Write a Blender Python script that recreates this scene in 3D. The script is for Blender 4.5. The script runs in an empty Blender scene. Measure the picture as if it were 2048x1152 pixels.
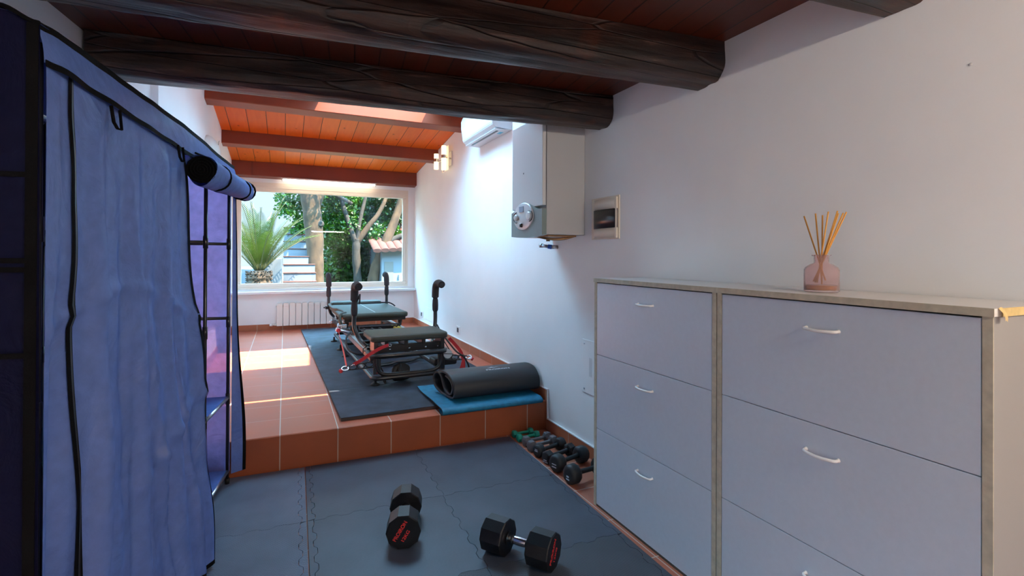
import bpy, bmesh, math, random
from mathutils import Vector, Matrix, noise
C = bpy.context.scene.collection
SC = bpy.context.scene
R = random.Random(7)
PI = math.pi

# ---------------------------------------------------------------- camera
cam = bpy.data.cameras.new('camera'); camo = bpy.data.objects.new('camera', cam); C.objects.link(camo)
SC.camera = camo
cam.sensor_width = 36; cam.lens = 36*1001.25/2048
cam.shift_y = -69.25/2048
cam.clip_start = .02; cam.clip_end = 200
camo.matrix_world = (Matrix.Translation((0, 0, 1.3)) @ Matrix.Rotation(-.4264, 4, 'Z')
                     @ Matrix.Rotation(PI/2 + .0041, 4, 'X') @ Matrix.Rotation(.0045, 4, 'Z'))
# ---------------------------------------------------------------- world, sun, exposure
SC.view_settings.view_transform = 'Standard'; SC.view_settings.look = 'None'
SC.view_settings.gamma = 1; SC.view_settings.use_curve_mapping = False
SC.view_settings.exposure = 0.85
SC.cycles.max_bounces = 12; SC.cycles.diffuse_bounces = 8; SC.cycles.glossy_bounces = 4
SC.cycles.transparent_max_bounces = 24; SC.cycles.transmission_bounces = 8
SC.cycles.sample_clamp_indirect = 6
SUN = Vector((-.42, .42, -1)).normalized()
w = bpy.data.worlds.new('world'); SC.world = w; w.use_nodes = True
wn = w.node_tree.nodes; wl = w.node_tree.links
wn.clear()
out = wn.new('ShaderNodeOutputWorld'); bg = wn.new('ShaderNodeBackground')
tc = wn.new('ShaderNodeTexCoord'); sx = wn.new('ShaderNodeSeparateXYZ'); rp = wn.new('ShaderNodeValToRGB')
wl.new(tc.outputs['Generated'], sx.inputs[0]); wl.new(sx.outputs['Z'], rp.inputs[0])
e = rp.color_ramp.elements
e[0].position = 0; e[0].color = (.55, .74, .95, 1)
e[1].position = .95; e[1].color = (3.9, 6.0, 7.6, 1)
for ps, cl in ((.27, (.56, .76, .93, 1)), (.46, (4.6, 10.5, 15.4, 1)), (.76, (6.3, 14.0, 20.5, 1))):
    em = e.new(ps); em.color = cl
wl.new(rp.outputs[0], bg.inputs[0]); bg.inputs[1].default_value = .8
wl.new(bg.outputs[0], out.inputs[0])
sun = bpy.data.lights.new('sun', 'SUN'); so = bpy.data.objects.new('sun', sun); C.objects.link(so)
sun.energy = 24; sun.angle = .009; sun.color = (1, .84, .62)
so.rotation_euler = SUN.to_track_quat('-Z', 'Y').to_euler()

def portal(name, loc, size, direction):
    l = bpy.data.lights.new(name, 'AREA'); o = bpy.data.objects.new(name, l); C.objects.link(o)
    l.shape = 'RECTANGLE'; l.size, l.size_y = size; l.cycles.is_portal = True
    o.location = loc; o.rotation_euler = Vector(direction).to_track_quat('-Z', 'Y').to_euler()
portal('window_portal', (.577, 8.13, 1.54), (2.3, 1.32), (0, -1, 0))
portal('fill_door_portal', (-1.47, -1.15, 1.08), (1.9, 2.15), (1, .13, 0))  # samples the sky through the added fill door
portal('skylight_portal', (.857, 4.66, 3.09), (1.06, 1.1), (0, 0, -1))

# ================================================================ helpers
class G:
    """collects shapes into one mesh; M is a placement applied to what is added"""
    def __init__(s, M=None): s.b = bmesh.new(); s.M = M or Matrix.Identity(4)
    def v(s, p): return s.b.verts.new(s.M @ Vector(p))
    def f(s, vs, smooth=False):
        try:
            f = s.b.faces.new(vs); f.smooth = smooth; return f
        except ValueError: return None
    def box(s, x0, x1, y0, y1, z0, z1, bev=0, seg=2, smooth=False):
        t = bmesh.new()
        vs = [t.verts.new((x, y, z)) for x in (x0, x1) for y in (y0, y1) for z in (z0, z1)]
        for q in ((0,1,3,2),(4,6,7,5),(0,4,5,1),(2,3,7,6),(0,2,6,4),(1,5,7,3)): t.faces.new([vs[i] for i in q])
        if bev: bmesh.ops.bevel(t, geom=t.edges[:]+t.verts[:], offset=bev, segments=seg, profile=.5, affect='EDGES')
        s.add(t, smooth or (bev > 0 and seg > 2)); return s
    def add(s, t, smooth=False):
        m = {}
        for vv in t.verts: m[vv] = s.v(vv.co)
        for ff in t.faces:
            s.f([m[x] for x in ff.verts], smooth)
        t.free()
    def prism(s, pts, h0, h1, axis='Z', smooth=False, cap=True):
        def P(a, b, h): return {'Z': (a, b, h), 'X': (h, a, b), 'Y': (a, h, b)}[axis]
        A = [s.v(P(a, b, h0)) for a, b in pts]; B = [s.v(P(a, b, h1)) for a, b in pts]
        n = len(pts)
        for i in range(n): s.f([A[i], A[(i+1) % n], B[(i+1) % n], B[i]], smooth)
        if cap: s.f(A[::-1]); s.f(B)
        return s
    def tube(s, pts, r, seg=10, cap=True, closed=False, flat=1.0, smooth=True):
        pts = [Vector(p) for p in pts]; n = len(pts); rs = r if isinstance(r, (list, tuple)) else [r]*n
        rings = []; up = None
        for i in range(n):
            if closed: t = pts[(i+1) % n]-pts[i-1]
            else: t = pts[min(i+1, n-1)]-pts[max(i-1, 0)]
            t = t.normalized() if t.length > 1e-9 else Vector((0, 0, 1))
            if up is None:
                a = Vector((0, 0, 1)) if abs(t.z) < .9 else Vector((0, 1, 0))
                up = (a - t*a.dot(t)).normalized()
            else:
                up = up - t*up.dot(t); up = up.normalized() if up.length > 1e-6 else t.orthogonal().normalized()
            sd = t.cross(up)
            rings.append([s.v(pts[i] + (sd*math.cos(2*PI*k/seg) + up*math.sin(2*PI*k/seg)*flat)*rs[i]) for k in range(seg)])
        for i in range(n if closed else n-1):
            a, b = rings[i], rings[(i+1) % n]
            for k in range(seg): s.f([a[k], a[(k+1) % seg], b[(k+1) % seg], b[k]], smooth)
        if cap and not closed: s.f(rings[0][::-1]); s.f(rings[-1])
        return s
    def lathe(s, prof, seg=32, M=None, smooth=True):
        M = M or Matrix.Identity(4); rings = []
        for r, z in prof:
            if r < 1e-6: rings.append([s.v(M @ Vector((0, 0, z)))])
            else: rings.append([s.v(M @ Vector((r*math.cos(2*PI*k/seg), r*math.sin(2*PI*k/seg), z))) for k in range(seg)])
        for a, b in zip(rings, rings[1:]):
            for k in range(seg):
                q = [a[k % len(a)], a[(k+1) % len(a)], b[(k+1) % len(b)], b[k % len(b)]]
                u = []
                for x in q:
                    if x not in u: u.append(x)
                if len(u) > 2: s.f(u, smooth)
        return s
    def grid(s, fn, nu, nv, smooth=True):
        P = [[s.v(fn(i/nu, j/nv)) for j in range(nv+1)] for i in range(nu+1)]
        for i in range(nu):
            for j in range(nv): s.f([P[i][j], P[i+1][j], P[i+1][j+1], P[i][j+1]], smooth)
        return s

def smooth_path(pts, n=8):
    pts = [Vector(p) for p in pts]; o = []
    for i in range(len(pts)-1):
        p0 = pts[max(i-1, 0)]; p1 = pts[i]; p2 = pts[i+1]; p3 = pts[min(i+2, len(pts)-1)]
        for k in range(n):
            t = k/n
            o.append(.5*((2*p1)+(-p0+p2)*t+(2*p0-5*p1+4*p2-p3)*t*t+(-p0+3*p1-3*p2+p3)*t**3))
    o.append(pts[-1]); return o

def wm(o):
    m = Matrix.Identity(4)
    while o is not None: m = o.matrix_basis @ m; o = o.parent
    return m

def put(name, g, mat, parent=None, label=None, cat=None, group=None, kind=None, world=False, origin=None):
    """links g as ONE mesh object; world=True: g is in world coordinates, moved into the parent's frame"""
    b = g.b
    if world and parent is not None: b.transform(wm(parent).inverted())
    if parent is None and origin is not None: b.transform(Matrix.Translation(-Vector(origin)))
    bmesh.ops.recalc_face_normals(b, faces=b.faces[:])
    m = bpy.data.meshes.new(name); b.to_mesh(m); b.free()
    for mm in (mat if isinstance(mat, (list, tuple)) else [mat]): m.materials.append(mm)
    o = bpy.data.objects.new(name, m); C.objects.link(o)
    if parent is not None: o.parent = parent
    elif origin is not None: o.location = origin
    tag(o, label, cat, group, kind)
    return o

def tag(o, label=None, cat=None, group=None, kind=None):
    if label: o['label'] = label
    if cat: o['category'] = cat
    if group: o['group'] = group
    if kind: o['kind'] = kind
    return o

def thing(name, loc, label=None, cat=None, rz=0, group=None, kind=None):
    o = bpy.data.objects.new(name, None); C.objects.link(o)
    o.empty_display_size = .1
    o.location = loc; o.rotation_euler = (0, 0, rz)
    o.matrix_world = Matrix.Translation(loc) @ Matrix.Rotation(rz, 4, 'Z')
    return tag(o, label, cat, group, kind)

def structure(name, g, mat, parent=None):
    return put(name, g, mat, parent, kind=None if parent else 'structure')

def text_mesh(name, body, size, mat, parent, M, bold=False):
    cu = bpy.data.curves.new(name, 'FONT'); cu.body = body; cu.size = size; cu.align_x = 'CENTER'; cu.align_y = 'CENTER'
    cu.extrude = .0004; cu.offset = size*.018 if bold else 0
    t = bpy.data.objects.new(name, cu); C.objects.link(t)
    bpy.context.view_layer.update()
    me = bpy.data.meshes.new_from_object(t); bpy.data.objects.remove(t)
    me.transform(M); me.materials.clear(); me.materials.append(mat)
    o = bpy.data.objects.new(name, me); C.objects.link(o); o.parent = parent
    return o

# ---------------------------------------------------------------- materials
def mat(name, col, rough=.6, metal=0, spec=.5, noise_amt=0, noise_scale=20, bump=0, bump_scale=60, stretch=(1, 1, 1),
        emit=None, estr=0, coat=0, alpha=None):
    m = bpy.data.materials.new(name); m.use_nodes = True; n = m.node_tree.nodes; l = m.node_tree.links
    p = n['Principled BSDF']; p.inputs['Base Color'].default_value = (*col, 1); p.inputs['Roughness'].default_value = rough
    p.inputs['Metallic'].default_value = metal; p.inputs['Specular IOR Level'].default_value = spec
    p.inputs['Coat Weight'].default_value = coat
    if emit: p.inputs['Emission Color'].default_value = (*emit, 1); p.inputs['Emission Strength'].default_value = estr
    if noise_amt or bump:
        tc = n.new('ShaderNodeTexCoord'); mp = n.new('ShaderNodeMapping'); l.new(tc.outputs['Object'], mp.inputs[0])
        mp.inputs['Scale'].default_value = stretch
    if noise_amt:
        t = n.new('ShaderNodeTexNoise'); t.inputs['Scale'].default_value = noise_scale; t.inputs['Detail'].default_value = 5
        l.new(mp.outputs[0], t.inputs['Vector'])
        r = n.new('ShaderNodeValToRGB'); l.new(t.outputs['Fac'], r.inputs[0])
        r.color_ramp.elements[0].position = .3; r.color_ramp.elements[1].position = .7
        r.color_ramp.elements[0].color = (*[c*(1-noise_amt) for c in col], 1)
        r.color_ramp.elements[1].color = (*[min(1, c*(1+noise_amt)) for c in col], 1)
        l.new(r.outputs[0], p.inputs['Base Color'])
    if bump:
        t2 = n.new('ShaderNodeTexNoise'); t2.inputs['Scale'].default_value = bump_scale; t2.inputs['Detail'].default_value = 4
        l.new(mp.outputs[0], t2.inputs['Vector'])
        bp = n.new('ShaderNodeBump'); bp.inputs['Strength'].default_value = bump; bp.inputs['Distance'].default_value = .01
        l.new(t2.outputs['Fac'], bp.inputs['Height']); l.new(bp.outputs[0], p.inputs['Normal'])
    return m

def nodes_of(m): return m.node_tree.nodes, m.node_tree.links, m.node_tree.nodes['Principled BSDF']

def math_node(n, l, op, a, b=None):
    x = n.new('ShaderNodeMath'); x.operation = op
    for i, s in enumerate((a, b)):
        if s is None: continue
        if isinstance(s, (int, float)): x.inputs[i].default_value = s
        else: l.new(s, x.inputs[i])
    return x.outputs[0]

def mix(n, l, fac, a, b, blend='MIX'):
    x = n.new('ShaderNodeMix'); x.data_type = 'RGBA'; x.blend_type = blend
    for s, k in ((fac, 0), (a, 6), (b, 7)):
        if isinstance(s, (int, float)): x.inputs[k].default_value = s
        elif isinstance(s, tuple): x.inputs[k].default_value = (*s, 1) if len(s) == 3 else s
        else: l.new(s, x.inputs[k])
    return x.outputs[2]

def tile_mat(name, base, sx, sy, ox, oy, gx, gy, grout, rough=.42, axes='XY'):
    """square tiles laid out in the object's own coordinates; gx, gy: joint widths"""
    m = mat(name, base, rough); n, l, p = nodes_of(m)
    tc = n.new('ShaderNodeTexCoord'); s = n.new('ShaderNodeSeparateXYZ'); l.new(tc.outputs['Object'], s.inputs[0])
    def joint(o, size, off, wd):
        t = math_node(n, l, 'DIVIDE', math_node(n, l, 'SUBTRACT', o, off), size)
        fr = math_node(n, l, 'ABSOLUTE', math_node(n, l, 'SUBTRACT', t, math_node(n, l, 'ROUND', t)))
        return math_node(n, l, 'LESS_THAN', fr, wd/size/2), math_node(n, l, 'FLOOR', t)
    a, ia = joint(s.outputs[axes[0]], sx, ox, gx); b, ib = joint(s.outputs[axes[1]], sy, oy, gy)
    cmb = n.new('ShaderNodeCombineXYZ'); l.new(ia, cmb.inputs[0]); l.new(ib, cmb.inputs[1])
    wn_ = n.new('ShaderNodeTexWhiteNoise'); wn_.noise_dimensions = '3D'; l.new(cmb.outputs[0], wn_.inputs['Vector'])
    nz = n.new('ShaderNodeTexNoise'); nz.inputs['Scale'].default_value = 5; nz.inputs['Detail'].default_value = 6
    l.new(tc.outputs['Object'], nz.inputs['Vector'])
    c1 = mix(n, l, nz.outputs['Fac'], tuple(x*.78 for x in base), tuple(min(1, x*1.2) for x in base))
    c2 = mix(n, l, math_node(n, l, 'MULTIPLY', wn_.outputs['Value'], .35), c1, tuple(x*.75 for x in base))
    j = math_node(n, l, 'MAXIMUM', a, b)
    c3 = mix(n, l, j, c2, grout); l.new(c3, p.inputs['Base Color'])
    l.new(math_node(n, l, 'ADD', math_node(n, l, 'MULTIPLY', nz.outputs['Fac'], .2), math_node(n, l, 'ADD', math_node(n, l, 'MULTIPLY', j, .3), rough-.1)), p.inputs['Roughness'])
    bp = n.new('ShaderNodeBump'); bp.inputs['Strength'].default_value = .5; bp.inputs['Distance'].default_value = .002; bp.invert = True
    l.new(j, bp.inputs['Height']); l.new(bp.outputs[0], p.inputs['Normal'])
    return m

def plank_mat(name, colA, colB, width, rough, rot=0, knots=True, coat=0, along='Y'):
    m = mat(name, colA, rough, coat=coat); n, l, p = nodes_of(m)
    tc = n.new('ShaderNodeTexCoord'); mp = n.new('ShaderNodeMapping'); l.new(tc.outputs['Object'], mp.inputs[0])
    mp.inputs['Rotation'].default_value = (0, 0, rot)
    s = n.new('ShaderNodeSeparateXYZ'); l.new(mp.outputs[0], s.inputs[0])
    t = math_node(n, l, 'DIVIDE', s.outputs['X' if along == 'Y' else 'Y'], width)
    idx = math_node(n, l, 'FLOOR', t)
    fr = math_node(n, l, 'ABSOLUTE', math_node(n, l, 'SUBTRACT', t, math_node(n, l, 'ROUND', t)))
    line = math_node(n, l, 'LESS_THAN', fr, .0035/width)
    wn_ = n.new('ShaderNodeTexWhiteNoise'); wn_.noise_dimensions = '1D'; l.new(idx, wn_.inputs['W'])
    cv = n.new('ShaderNodeCombineXYZ'); l.new(math_node(n, l, 'MULTIPLY', s.outputs['X'], 14 if along == 'Y' else 1.3), cv.inputs[0])
    l.new(math_node(n, l, 'MULTIPLY', s.outputs['Y'], 1.3 if along == 'Y' else 14), cv.inputs[1])
    l.new(math_node(n, l, 'MULTIPLY', idx, 7.3), cv.inputs[2])
    g = n.new('ShaderNodeTexNoise'); g.inputs['Scale'].default_value = 1.6; g.inputs['Detail'].default_value = 7; g.inputs['Distortion'].default_value = 1.2
    l.new(cv.outputs[0], g.inputs['Vector'])
    f = math_node(n, l, 'ADD', math_node(n, l, 'MULTIPLY', g.outputs['Fac'], .75), math_node(n, l, 'MULTIPLY', wn_.outputs['Value'], .3))
    c = mix(n, l, f, colA, colB)
    if knots:
        vo = n.new('ShaderNodeTexVoronoi'); vo.inputs['Scale'].default_value = 4.6
        cv2 = n.new('ShaderNodeCombineXYZ')
        l.new(math_node(n, l, 'MULTIPLY', s.outputs['X'], 1.6 if along == 'Y' else .9), cv2.inputs[0])
        l.new(math_node(n, l, 'MULTIPLY', s.outputs['Y'], .9 if along == 'Y' else 1.6), cv2.inputs[1]); l.new(idx, cv2.inputs[2])
        l.new(cv2.outputs[0], vo.inputs['Vector'])
        k = n.new('ShaderNodeMapRange'); k.inputs['From Min'].default_value = .04; k.inputs['From Max'].default_value = .12
        k.inputs['To Min'].default_value = .8; k.inputs['To Max'].default_value = 0; l.new(vo.outputs['Distance'], k.inputs['Value'])
        c = mix(n, l, k.outputs[0], c, tuple(x*.25 for x in colA))
    c = mix(n, l, line, c, tuple(x*.12 for x in colA)); l.new(c, p.inputs['Base Color'])
    bp = n.new('ShaderNodeBump'); bp.inputs['Strength'].default_value = .6; bp.inputs['Distance'].default_value = .004; bp.invert = True
    l.new(math_node(n, l, 'ADD', line, math_node(n, l, 'MULTIPLY', g.outputs['Fac'], .1)), bp.inputs['Height']); l.new(bp.outputs[0], p.inputs['Normal'])
    return m

def log_mat(name, dark, mid, pale):
    m = mat(name, dark, .5); n, l, p = nodes_of(m)
    tc = n.new('ShaderNodeTexCoord'); mp = n.new('ShaderNodeMapping'); l.new(tc.outputs['Object'], mp.inputs[0]); mp.inputs['Scale'].default_value = (.8, 18, 18)
    g = n.new('ShaderNodeTexNoise'); g.inputs['Scale'].default_value = 1.5; g.inputs['Detail'].default_value = 9; g.inputs['Roughness'].default_value = .62; g.inputs['Distortion'].default_value = .25
    l.new(mp.outputs[0], g.inputs['Vector'])
    r = n.new('ShaderNodeValToRGB'); l.new(g.outputs['Fac'], r.inputs[0]); el = r.color_ramp.elements
    el[0].position = .38; el[0].color = (*dark, 1); el[1].position = .6; el[1].color = (*mid, 1)
    x = el.new(.78); x.color = (*pale, 1)
    g2 = n.new('ShaderNodeTexNoise'); g2.inputs['Scale'].default_value = 5; g2.inputs['Detail'].default_value = 3; l.new(tc.outputs['Object'], g2.inputs['Vector'])
    k = n.new('ShaderNodeMapRange'); k.inputs['From Min'].default_value = .62; k.inputs['From Max'].default_value = .72; l.new(g2.outputs['Fac'], k.inputs['Value'])
    c = mix(n, l, math_node(n, l, 'MULTIPLY', k.outputs[0], .5), r.outputs[0], (.11, .03, .012))
    # drying cracks along the grain
    mp2 = n.new('ShaderNodeMapping'); l.new(tc.outputs['Object'], mp2.inputs[0]); mp2.inputs['Scale'].default_value = (.16, 8, 8)
    vo = n.new('ShaderNodeTexVoronoi'); vo.feature = 'DISTANCE_TO_EDGE'; vo.inputs['Scale'].default_value = 1.6; l.new(mp2.outputs[0], vo.inputs['Vector'])
    k2 = n.new('ShaderNodeMapRange'); k2.inputs['From Min'].default_value = .0; k2.inputs['From Max'].default_value = .03
    k2.inputs['To Min'].default_value = 1; k2.inputs['To Max'].default_value = 0; l.new(vo.outputs['Distance'], k2.inputs['Value'])
    c = mix(n, l, math_node(n, l, 'MULTIPLY', k2.outputs[0], .8), c, (.004, .003, .002))
    l.new(c, p.inputs['Base Color'])
    l.new(math_node(n, l, 'ADD', math_node(n, l, 'MULTIPLY', g.outputs['Fac'], .4), .22), p.inputs['Roughness'])
    bp = n.new('ShaderNodeBump'); bp.inputs['Strength'].default_value = .7; bp.inputs['Distance'].default_value = .006
    l.new(math_node(n, l, 'SUBTRACT', g.outputs['Fac'], k2.outputs[0]), bp.inputs['Height']); l.new(bp.outputs[0], p.inputs['Normal'])
    return m

def fabric_mat(name, col, tcol, transl=.35, transp=0.0, cloudy=.25, sheen=.07):
    m = bpy.data.materials.new(name); m.use_nodes = True; n = m.node_tree.nodes; l = m.node_tree.links; n.clear()
    o = n.new('ShaderNodeOutputMaterial'); tc = n.new('ShaderNodeTexCoord')
    t = n.new('ShaderNodeTexNoise'); t.inputs['Scale'].default_value = 26; t.inputs['Detail'].default_value = 6; l.new(tc.outputs['Object'], t.inputs['Vector'])
    c = mix(n, l, t.outputs['Fac'], tuple(x*(1-cloudy) for x in col), tuple(min(1, x*(1+cloudy)) for x in col))
    c2 = mix(n, l, t.outputs['Fac'], tuple(x*(1-cloudy) for x in tcol), tuple(min(1, x*(1+cloudy)) for x in tcol))
    d = n.new('ShaderNodeBsdfDiffuse'); tr = n.new('ShaderNodeBsdfTranslucent'); gl = n.new('ShaderNodeBsdfGlossy'); gl.inputs['Roughness'].default_value = .42
    l.new(c, d.inputs['Color']); l.new(c2, tr.inputs['Color'])
    bp = n.new('ShaderNodeBump'); bp.inputs['Strength'].default_value = .55; bp.inputs['Distance'].default_value = .03
    t3 = n.new('ShaderNodeTexNoise'); t3.inputs['Scale'].default_value = 4.5; t3.inputs['Detail'].default_value = 8; t3.inputs['Distortion'].default_value = 1.5; l.new(tc.outputs['Object'], t3.inputs['Vector'])
    l.new(t3.outputs['Fac'], bp.inputs['Height'])
    for x in (d, tr, gl): l.new(bp.outputs[0], x.inputs['Normal'])
    m1 = n.new('ShaderNodeMixShader'); m1.inputs[0].default_value = transl; l.new(d.outputs[0], m1.inputs[1]); l.new(tr.outputs[0], m1.inputs[2])
    m2 = n.new('ShaderNodeMixShader'); m2.inputs[0].default_value = sheen; l.new(m1.outputs[0], m2.inputs[1]); l.new(gl.outputs[0], m2.inputs[2])
    last = m2
    if transp:
        tp = n.new('ShaderNodeBsdfTransparent'); tp.inputs[0].default_value = (.75, .6, 1, 1)
        m3 = n.new('ShaderNodeMixShader'); m3.inputs[0].default_value = transp; l.new(m2.outputs[0], m3.inputs[1]); l.new(tp.outputs[0], m3.inputs[2]); last = m3
    l.new(last.outputs[0], o.inputs[0])
    return m

def pane_mat(name, tint=(1, 1, 1), refl=.022):
    m = bpy.data.materials.new(name); m.use_nodes = True; n = m.node_tree.nodes; l = m.node_tree.links; n.clear()
    o = n.new('ShaderNodeOutputMaterial'); tp = n.new('ShaderNodeBsdfTransparent'); tp.inputs[0].default_value = (*tint, 1)
    gl = n.new('ShaderNodeBsdfGlossy'); gl.inputs['Roughness'].default_value = 0
    ge = n.new('ShaderNodeNewGeometry'); dt = n.new('ShaderNodeVectorMath'); dt.operation = 'DOT_PRODUCT'
    l.new(ge.outputs['Normal'], dt.inputs[0]); l.new(ge.outputs['Incoming'], dt.inputs[1])
    k = math_node(n, l, 'POWER', math_node(n, l, 'SUBTRACT', 1.0, math_node(n, l, 'ABSOLUTE', dt.outputs['Value'])), 5.0)
    x = n.new('ShaderNodeMixShader'); l.new(math_node(n, l, 'ADD', math_node(n, l, 'MULTIPLY', k, .8), refl), x.inputs[0])
    l.new(tp.outputs[0], x.inputs[1]); l.new(gl.outputs[0], x.inputs[2]); l.new(x.outputs[0], o.inputs[0])
    return m

def leaf_mat(name, c1, c2, transl=.4):
    m = bpy.data.materials.new(name); m.use_nodes = True; n = m.node_tree.nodes; l = m.node_tree.links; n.clear()
    o = n.new('ShaderNodeOutputMaterial'); tc = n.new('ShaderNodeTexCoord')
    t = n.new('ShaderNodeTexNoise'); t.inputs['Scale'].default_value = 3.5; t.inputs['Detail'].default_value = 8; l.new(tc.outputs['Object'], t.inputs['Vector'])
    r = n.new('ShaderNodeMapRange'); r.inputs['From Min'].default_value = .35; r.inputs['From Max'].default_value = .65; l.new(t.outputs['Fac'], r.inputs['Value'])
    c = mix(n, l, r.outputs[0], c1, c2)
    d = n.new('ShaderNodeBsdfDiffuse'); tr = n.new('ShaderNodeBsdfTranslucent'); l.new(c, d.inputs[0]); l.new(c, tr.inputs[0])
    x = n.new('ShaderNodeMixShader'); x.inputs[0].default_value = transl; l.new(d.outputs[0], x.inputs[1]); l.new(tr.outputs[0], x.inputs[2])
    g = n.new('ShaderNodeBsdfGlossy'); g.inputs['Roughness'].default_value = .35; y = n.new('ShaderNodeMixShader'); y.inputs[0].default_value = .05
    l.new(x.outputs[0], y.inputs[1]); l.new(g.outputs[0], y.inputs[2]); l.new(y.outputs[0], o.inputs[0])
    return m

M = {}
M['paint'] = mat('wall_paint', (.86, .86, .86), .75, noise_amt=.02, noise_scale=3, bump=.06, bump_scale=50)
M['cream'] = mat('window_cream', (.78, .69, .58), .45)
M['white'] = mat('white_plastic', (.82, .82, .82), .4)
M['silllite'] = mat('sill_marble', (.78, .77, .76), .3, noise_amt=.04, noise_scale=9)
TERRA = (.50, .140, .078)
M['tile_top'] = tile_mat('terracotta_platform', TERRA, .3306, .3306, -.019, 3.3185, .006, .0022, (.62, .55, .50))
M['tile_top'].node_tree.nodes['Principled BSDF'].inputs['Specular IOR Level'].default_value = .3
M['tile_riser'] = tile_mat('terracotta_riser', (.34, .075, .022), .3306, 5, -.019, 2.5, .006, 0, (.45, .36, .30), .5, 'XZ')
M['tile_floor'] = tile_mat('terracotta_floor', (.42, .13, .07), .3306, .3306, 1.47, 2.378, .005, .005, (.55, .47, .42))
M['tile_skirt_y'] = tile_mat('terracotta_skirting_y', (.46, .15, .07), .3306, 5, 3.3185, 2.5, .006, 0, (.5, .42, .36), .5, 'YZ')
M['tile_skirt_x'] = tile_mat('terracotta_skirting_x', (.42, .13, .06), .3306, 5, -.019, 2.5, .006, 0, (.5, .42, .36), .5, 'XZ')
M['plank_dark'] = plank_mat('ceiling_planks_dark', (.045, .006, .0015), (.13, .022, .005), .117, .4, .12)
M['plank_orange'] = plank_mat('ceiling_planks_orange', (.50, .070, .003), (.72, .155, .014), .19, .42, 0)
M['plank_orange'].node_tree.nodes['Principled BSDF'].inputs['Specular IOR Level'].default_value = .2
M['beam_red'] = plank_mat('planed_beam_stain', (.13, .018, .006), (.27, .045, .012), .8, .45, 0, along='X')
M['log'] = log_mat('dark_log', (.010, .005, .004), (.052, .026, .019), (.25, .14, .11))
M['black_rubber'] = mat('black_rubber', (.012, .012, .013), .5, bump=.15, bump_scale=150)
M['blackpaint'] = mat('black_powder_coat', (.016, .016, .018), .3, spec=.6)
M['foam'] = mat('handle_foam', (.028, .022, .024), .85, bump=.2, bump_scale=200)
M['leather'] = mat('black_vinyl', (.050, .054, .042), .5, spec=.35, bump=.05, bump_scale=180)
M['chrome'] = mat('chrome', (.75, .75, .78), .16, 1)
M['steel'] = mat('brushed_steel', (.5, .52, .56), .3, 1)
M['red_strap'] = mat('red_webbing', (.62, .03, .04), .6, bump=.3, bump_scale=300)
M['brass'] = mat('yellow_spring', (.5, .42, .08), .4, .4)
M['mat_plat'] = mat('platform_rubber_mat', (.022, .035, .062), .72, noise_amt=.5, noise_scale=7, bump=.4, bump_scale=260)
M['foam_edge'] = mat('foam_brown_edge', (.055, .042, .04), .8)
def ribbed(name='ribbed_foam', col=(.125, .143, .195)):
    m = mat(name, col, .5, noise_amt=.15, noise_scale=5); n, l, p = nodes_of(m)
    tc = n.new('ShaderNodeTexCoord'); wv = n.new('ShaderNodeTexWave'); wv.wave_type = 'BANDS'; wv.bands_direction = 'DIAGONAL'
    wv.inputs['Scale'].default_value = 75; l.new(tc.outputs['Object'], wv.inputs['Vector'])
    bp = n.new('ShaderNodeBump'); bp.inputs['Strength'].default_value = .5; bp.inputs['Distance'].default_value = .002
    l.new(wv.outputs['Fac'], bp.inputs['Height']); l.new(bp.outputs[0], p.inputs['Normal'])
    return m
M['foam_rib'] = ribbed(); M['foam_rib_dark'] = ribbed('dark_ribbed_foam', (.050, .055, .072))
M['foam_smooth'] = mat('smooth_foam', (.044, .053, .078), .5, noise_amt=.22, noise_scale=4, bump=.06, bump_scale=70)
M['laminate'] = mat('grey_white_laminate', (.58, .65, .74), .33, noise_amt=.02, noise_scale=60)
M['laminate_w'] = mat('white_laminate_top', (.68, .66, .65), .4)
M['laminate_side_dimmed'] = mat('dimmed_laminate_side', (.29, .275, .265), .45)  # white laminate darkened in colour to offset the strong tube light
M['chip'] = mat('worn_edge_band', (.50, .455, .35), .7, noise_amt=.14, noise_scale=40)
M['chip2'] = mat('yellowed_edge_band', (.62, .45, .19), .6, noise_amt=.12, noise_scale=40)
M['handle_white'] = mat('white_handle', (.85, .83, .82), .25)
M['gap'] = mat('cabinet_inside', (.10, .085, .07), .8)
M['boiler'] = mat('boiler_white', (.62, .62, .62), .4)
M['boiler_side'] = mat('boiler_side', (.46, .455, .47), .5)
M['teal_grey'] = mat('grey_green_plastic', (.20, .26, .26), .4, noise_amt=.05)
M['silver_pl'] = mat('silver_plastic', (.60, .62, .64), .35, .2)
M['dark_pl'] = mat('smoked_plastic', (.012, .010, .012), .28, spec=.7)
M['copper'] = mat('copper_pipe', (.35, .20, .10), .4, .8)
M['blue_tape'] = mat('blue_tape', (.02, .12, .55), .4)
M['lcd'] = mat('lcd_glass', (.25, .35, .5), .2)
M['light_tube'] = mat('fluorescent_tube', (1, .95, .85), .4, emit=(1, .90, .68), estr=9)
M['light_tube_strong'] = mat('strong_fluorescent_tube', (1, .95, .85), .4, emit=(1, .87, .70), estr=235)
M['sconce_glow'] = mat('lit_frosted_glass', (.9, .8, .6), .4, emit=(1, .76, .42), estr=1.3)
M['sconce_glass'] = mat('frosted_glass_plate', (.85, .75, .58), .3, emit=(1, .78, .5), estr=.22)
M['green_vinyl'] = mat('green_vinyl', (.008, .30, .20), .45)
M['grey_vinyl'] = mat('grey_vinyl', (.13, .12, .13), .5)
M['black_neo'] = mat('black_neoprene', (.016, .017, .020), .55)
M['db_rubber'] = mat('hex_dumbbell_rubber', (.0045, .0045, .006), .36, spec=.45, bump=.1, bump_scale=200)
M['red_ink'] = mat('red_print', (.55, .02, .02), .5)
M['white_ink'] = mat('white_print', (.5, .55, .62), .5)
M['roll_mat'] = mat('black_exercise_mat', (.017, .018, .022), .48, bump=.15, bump_scale=240)
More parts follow.
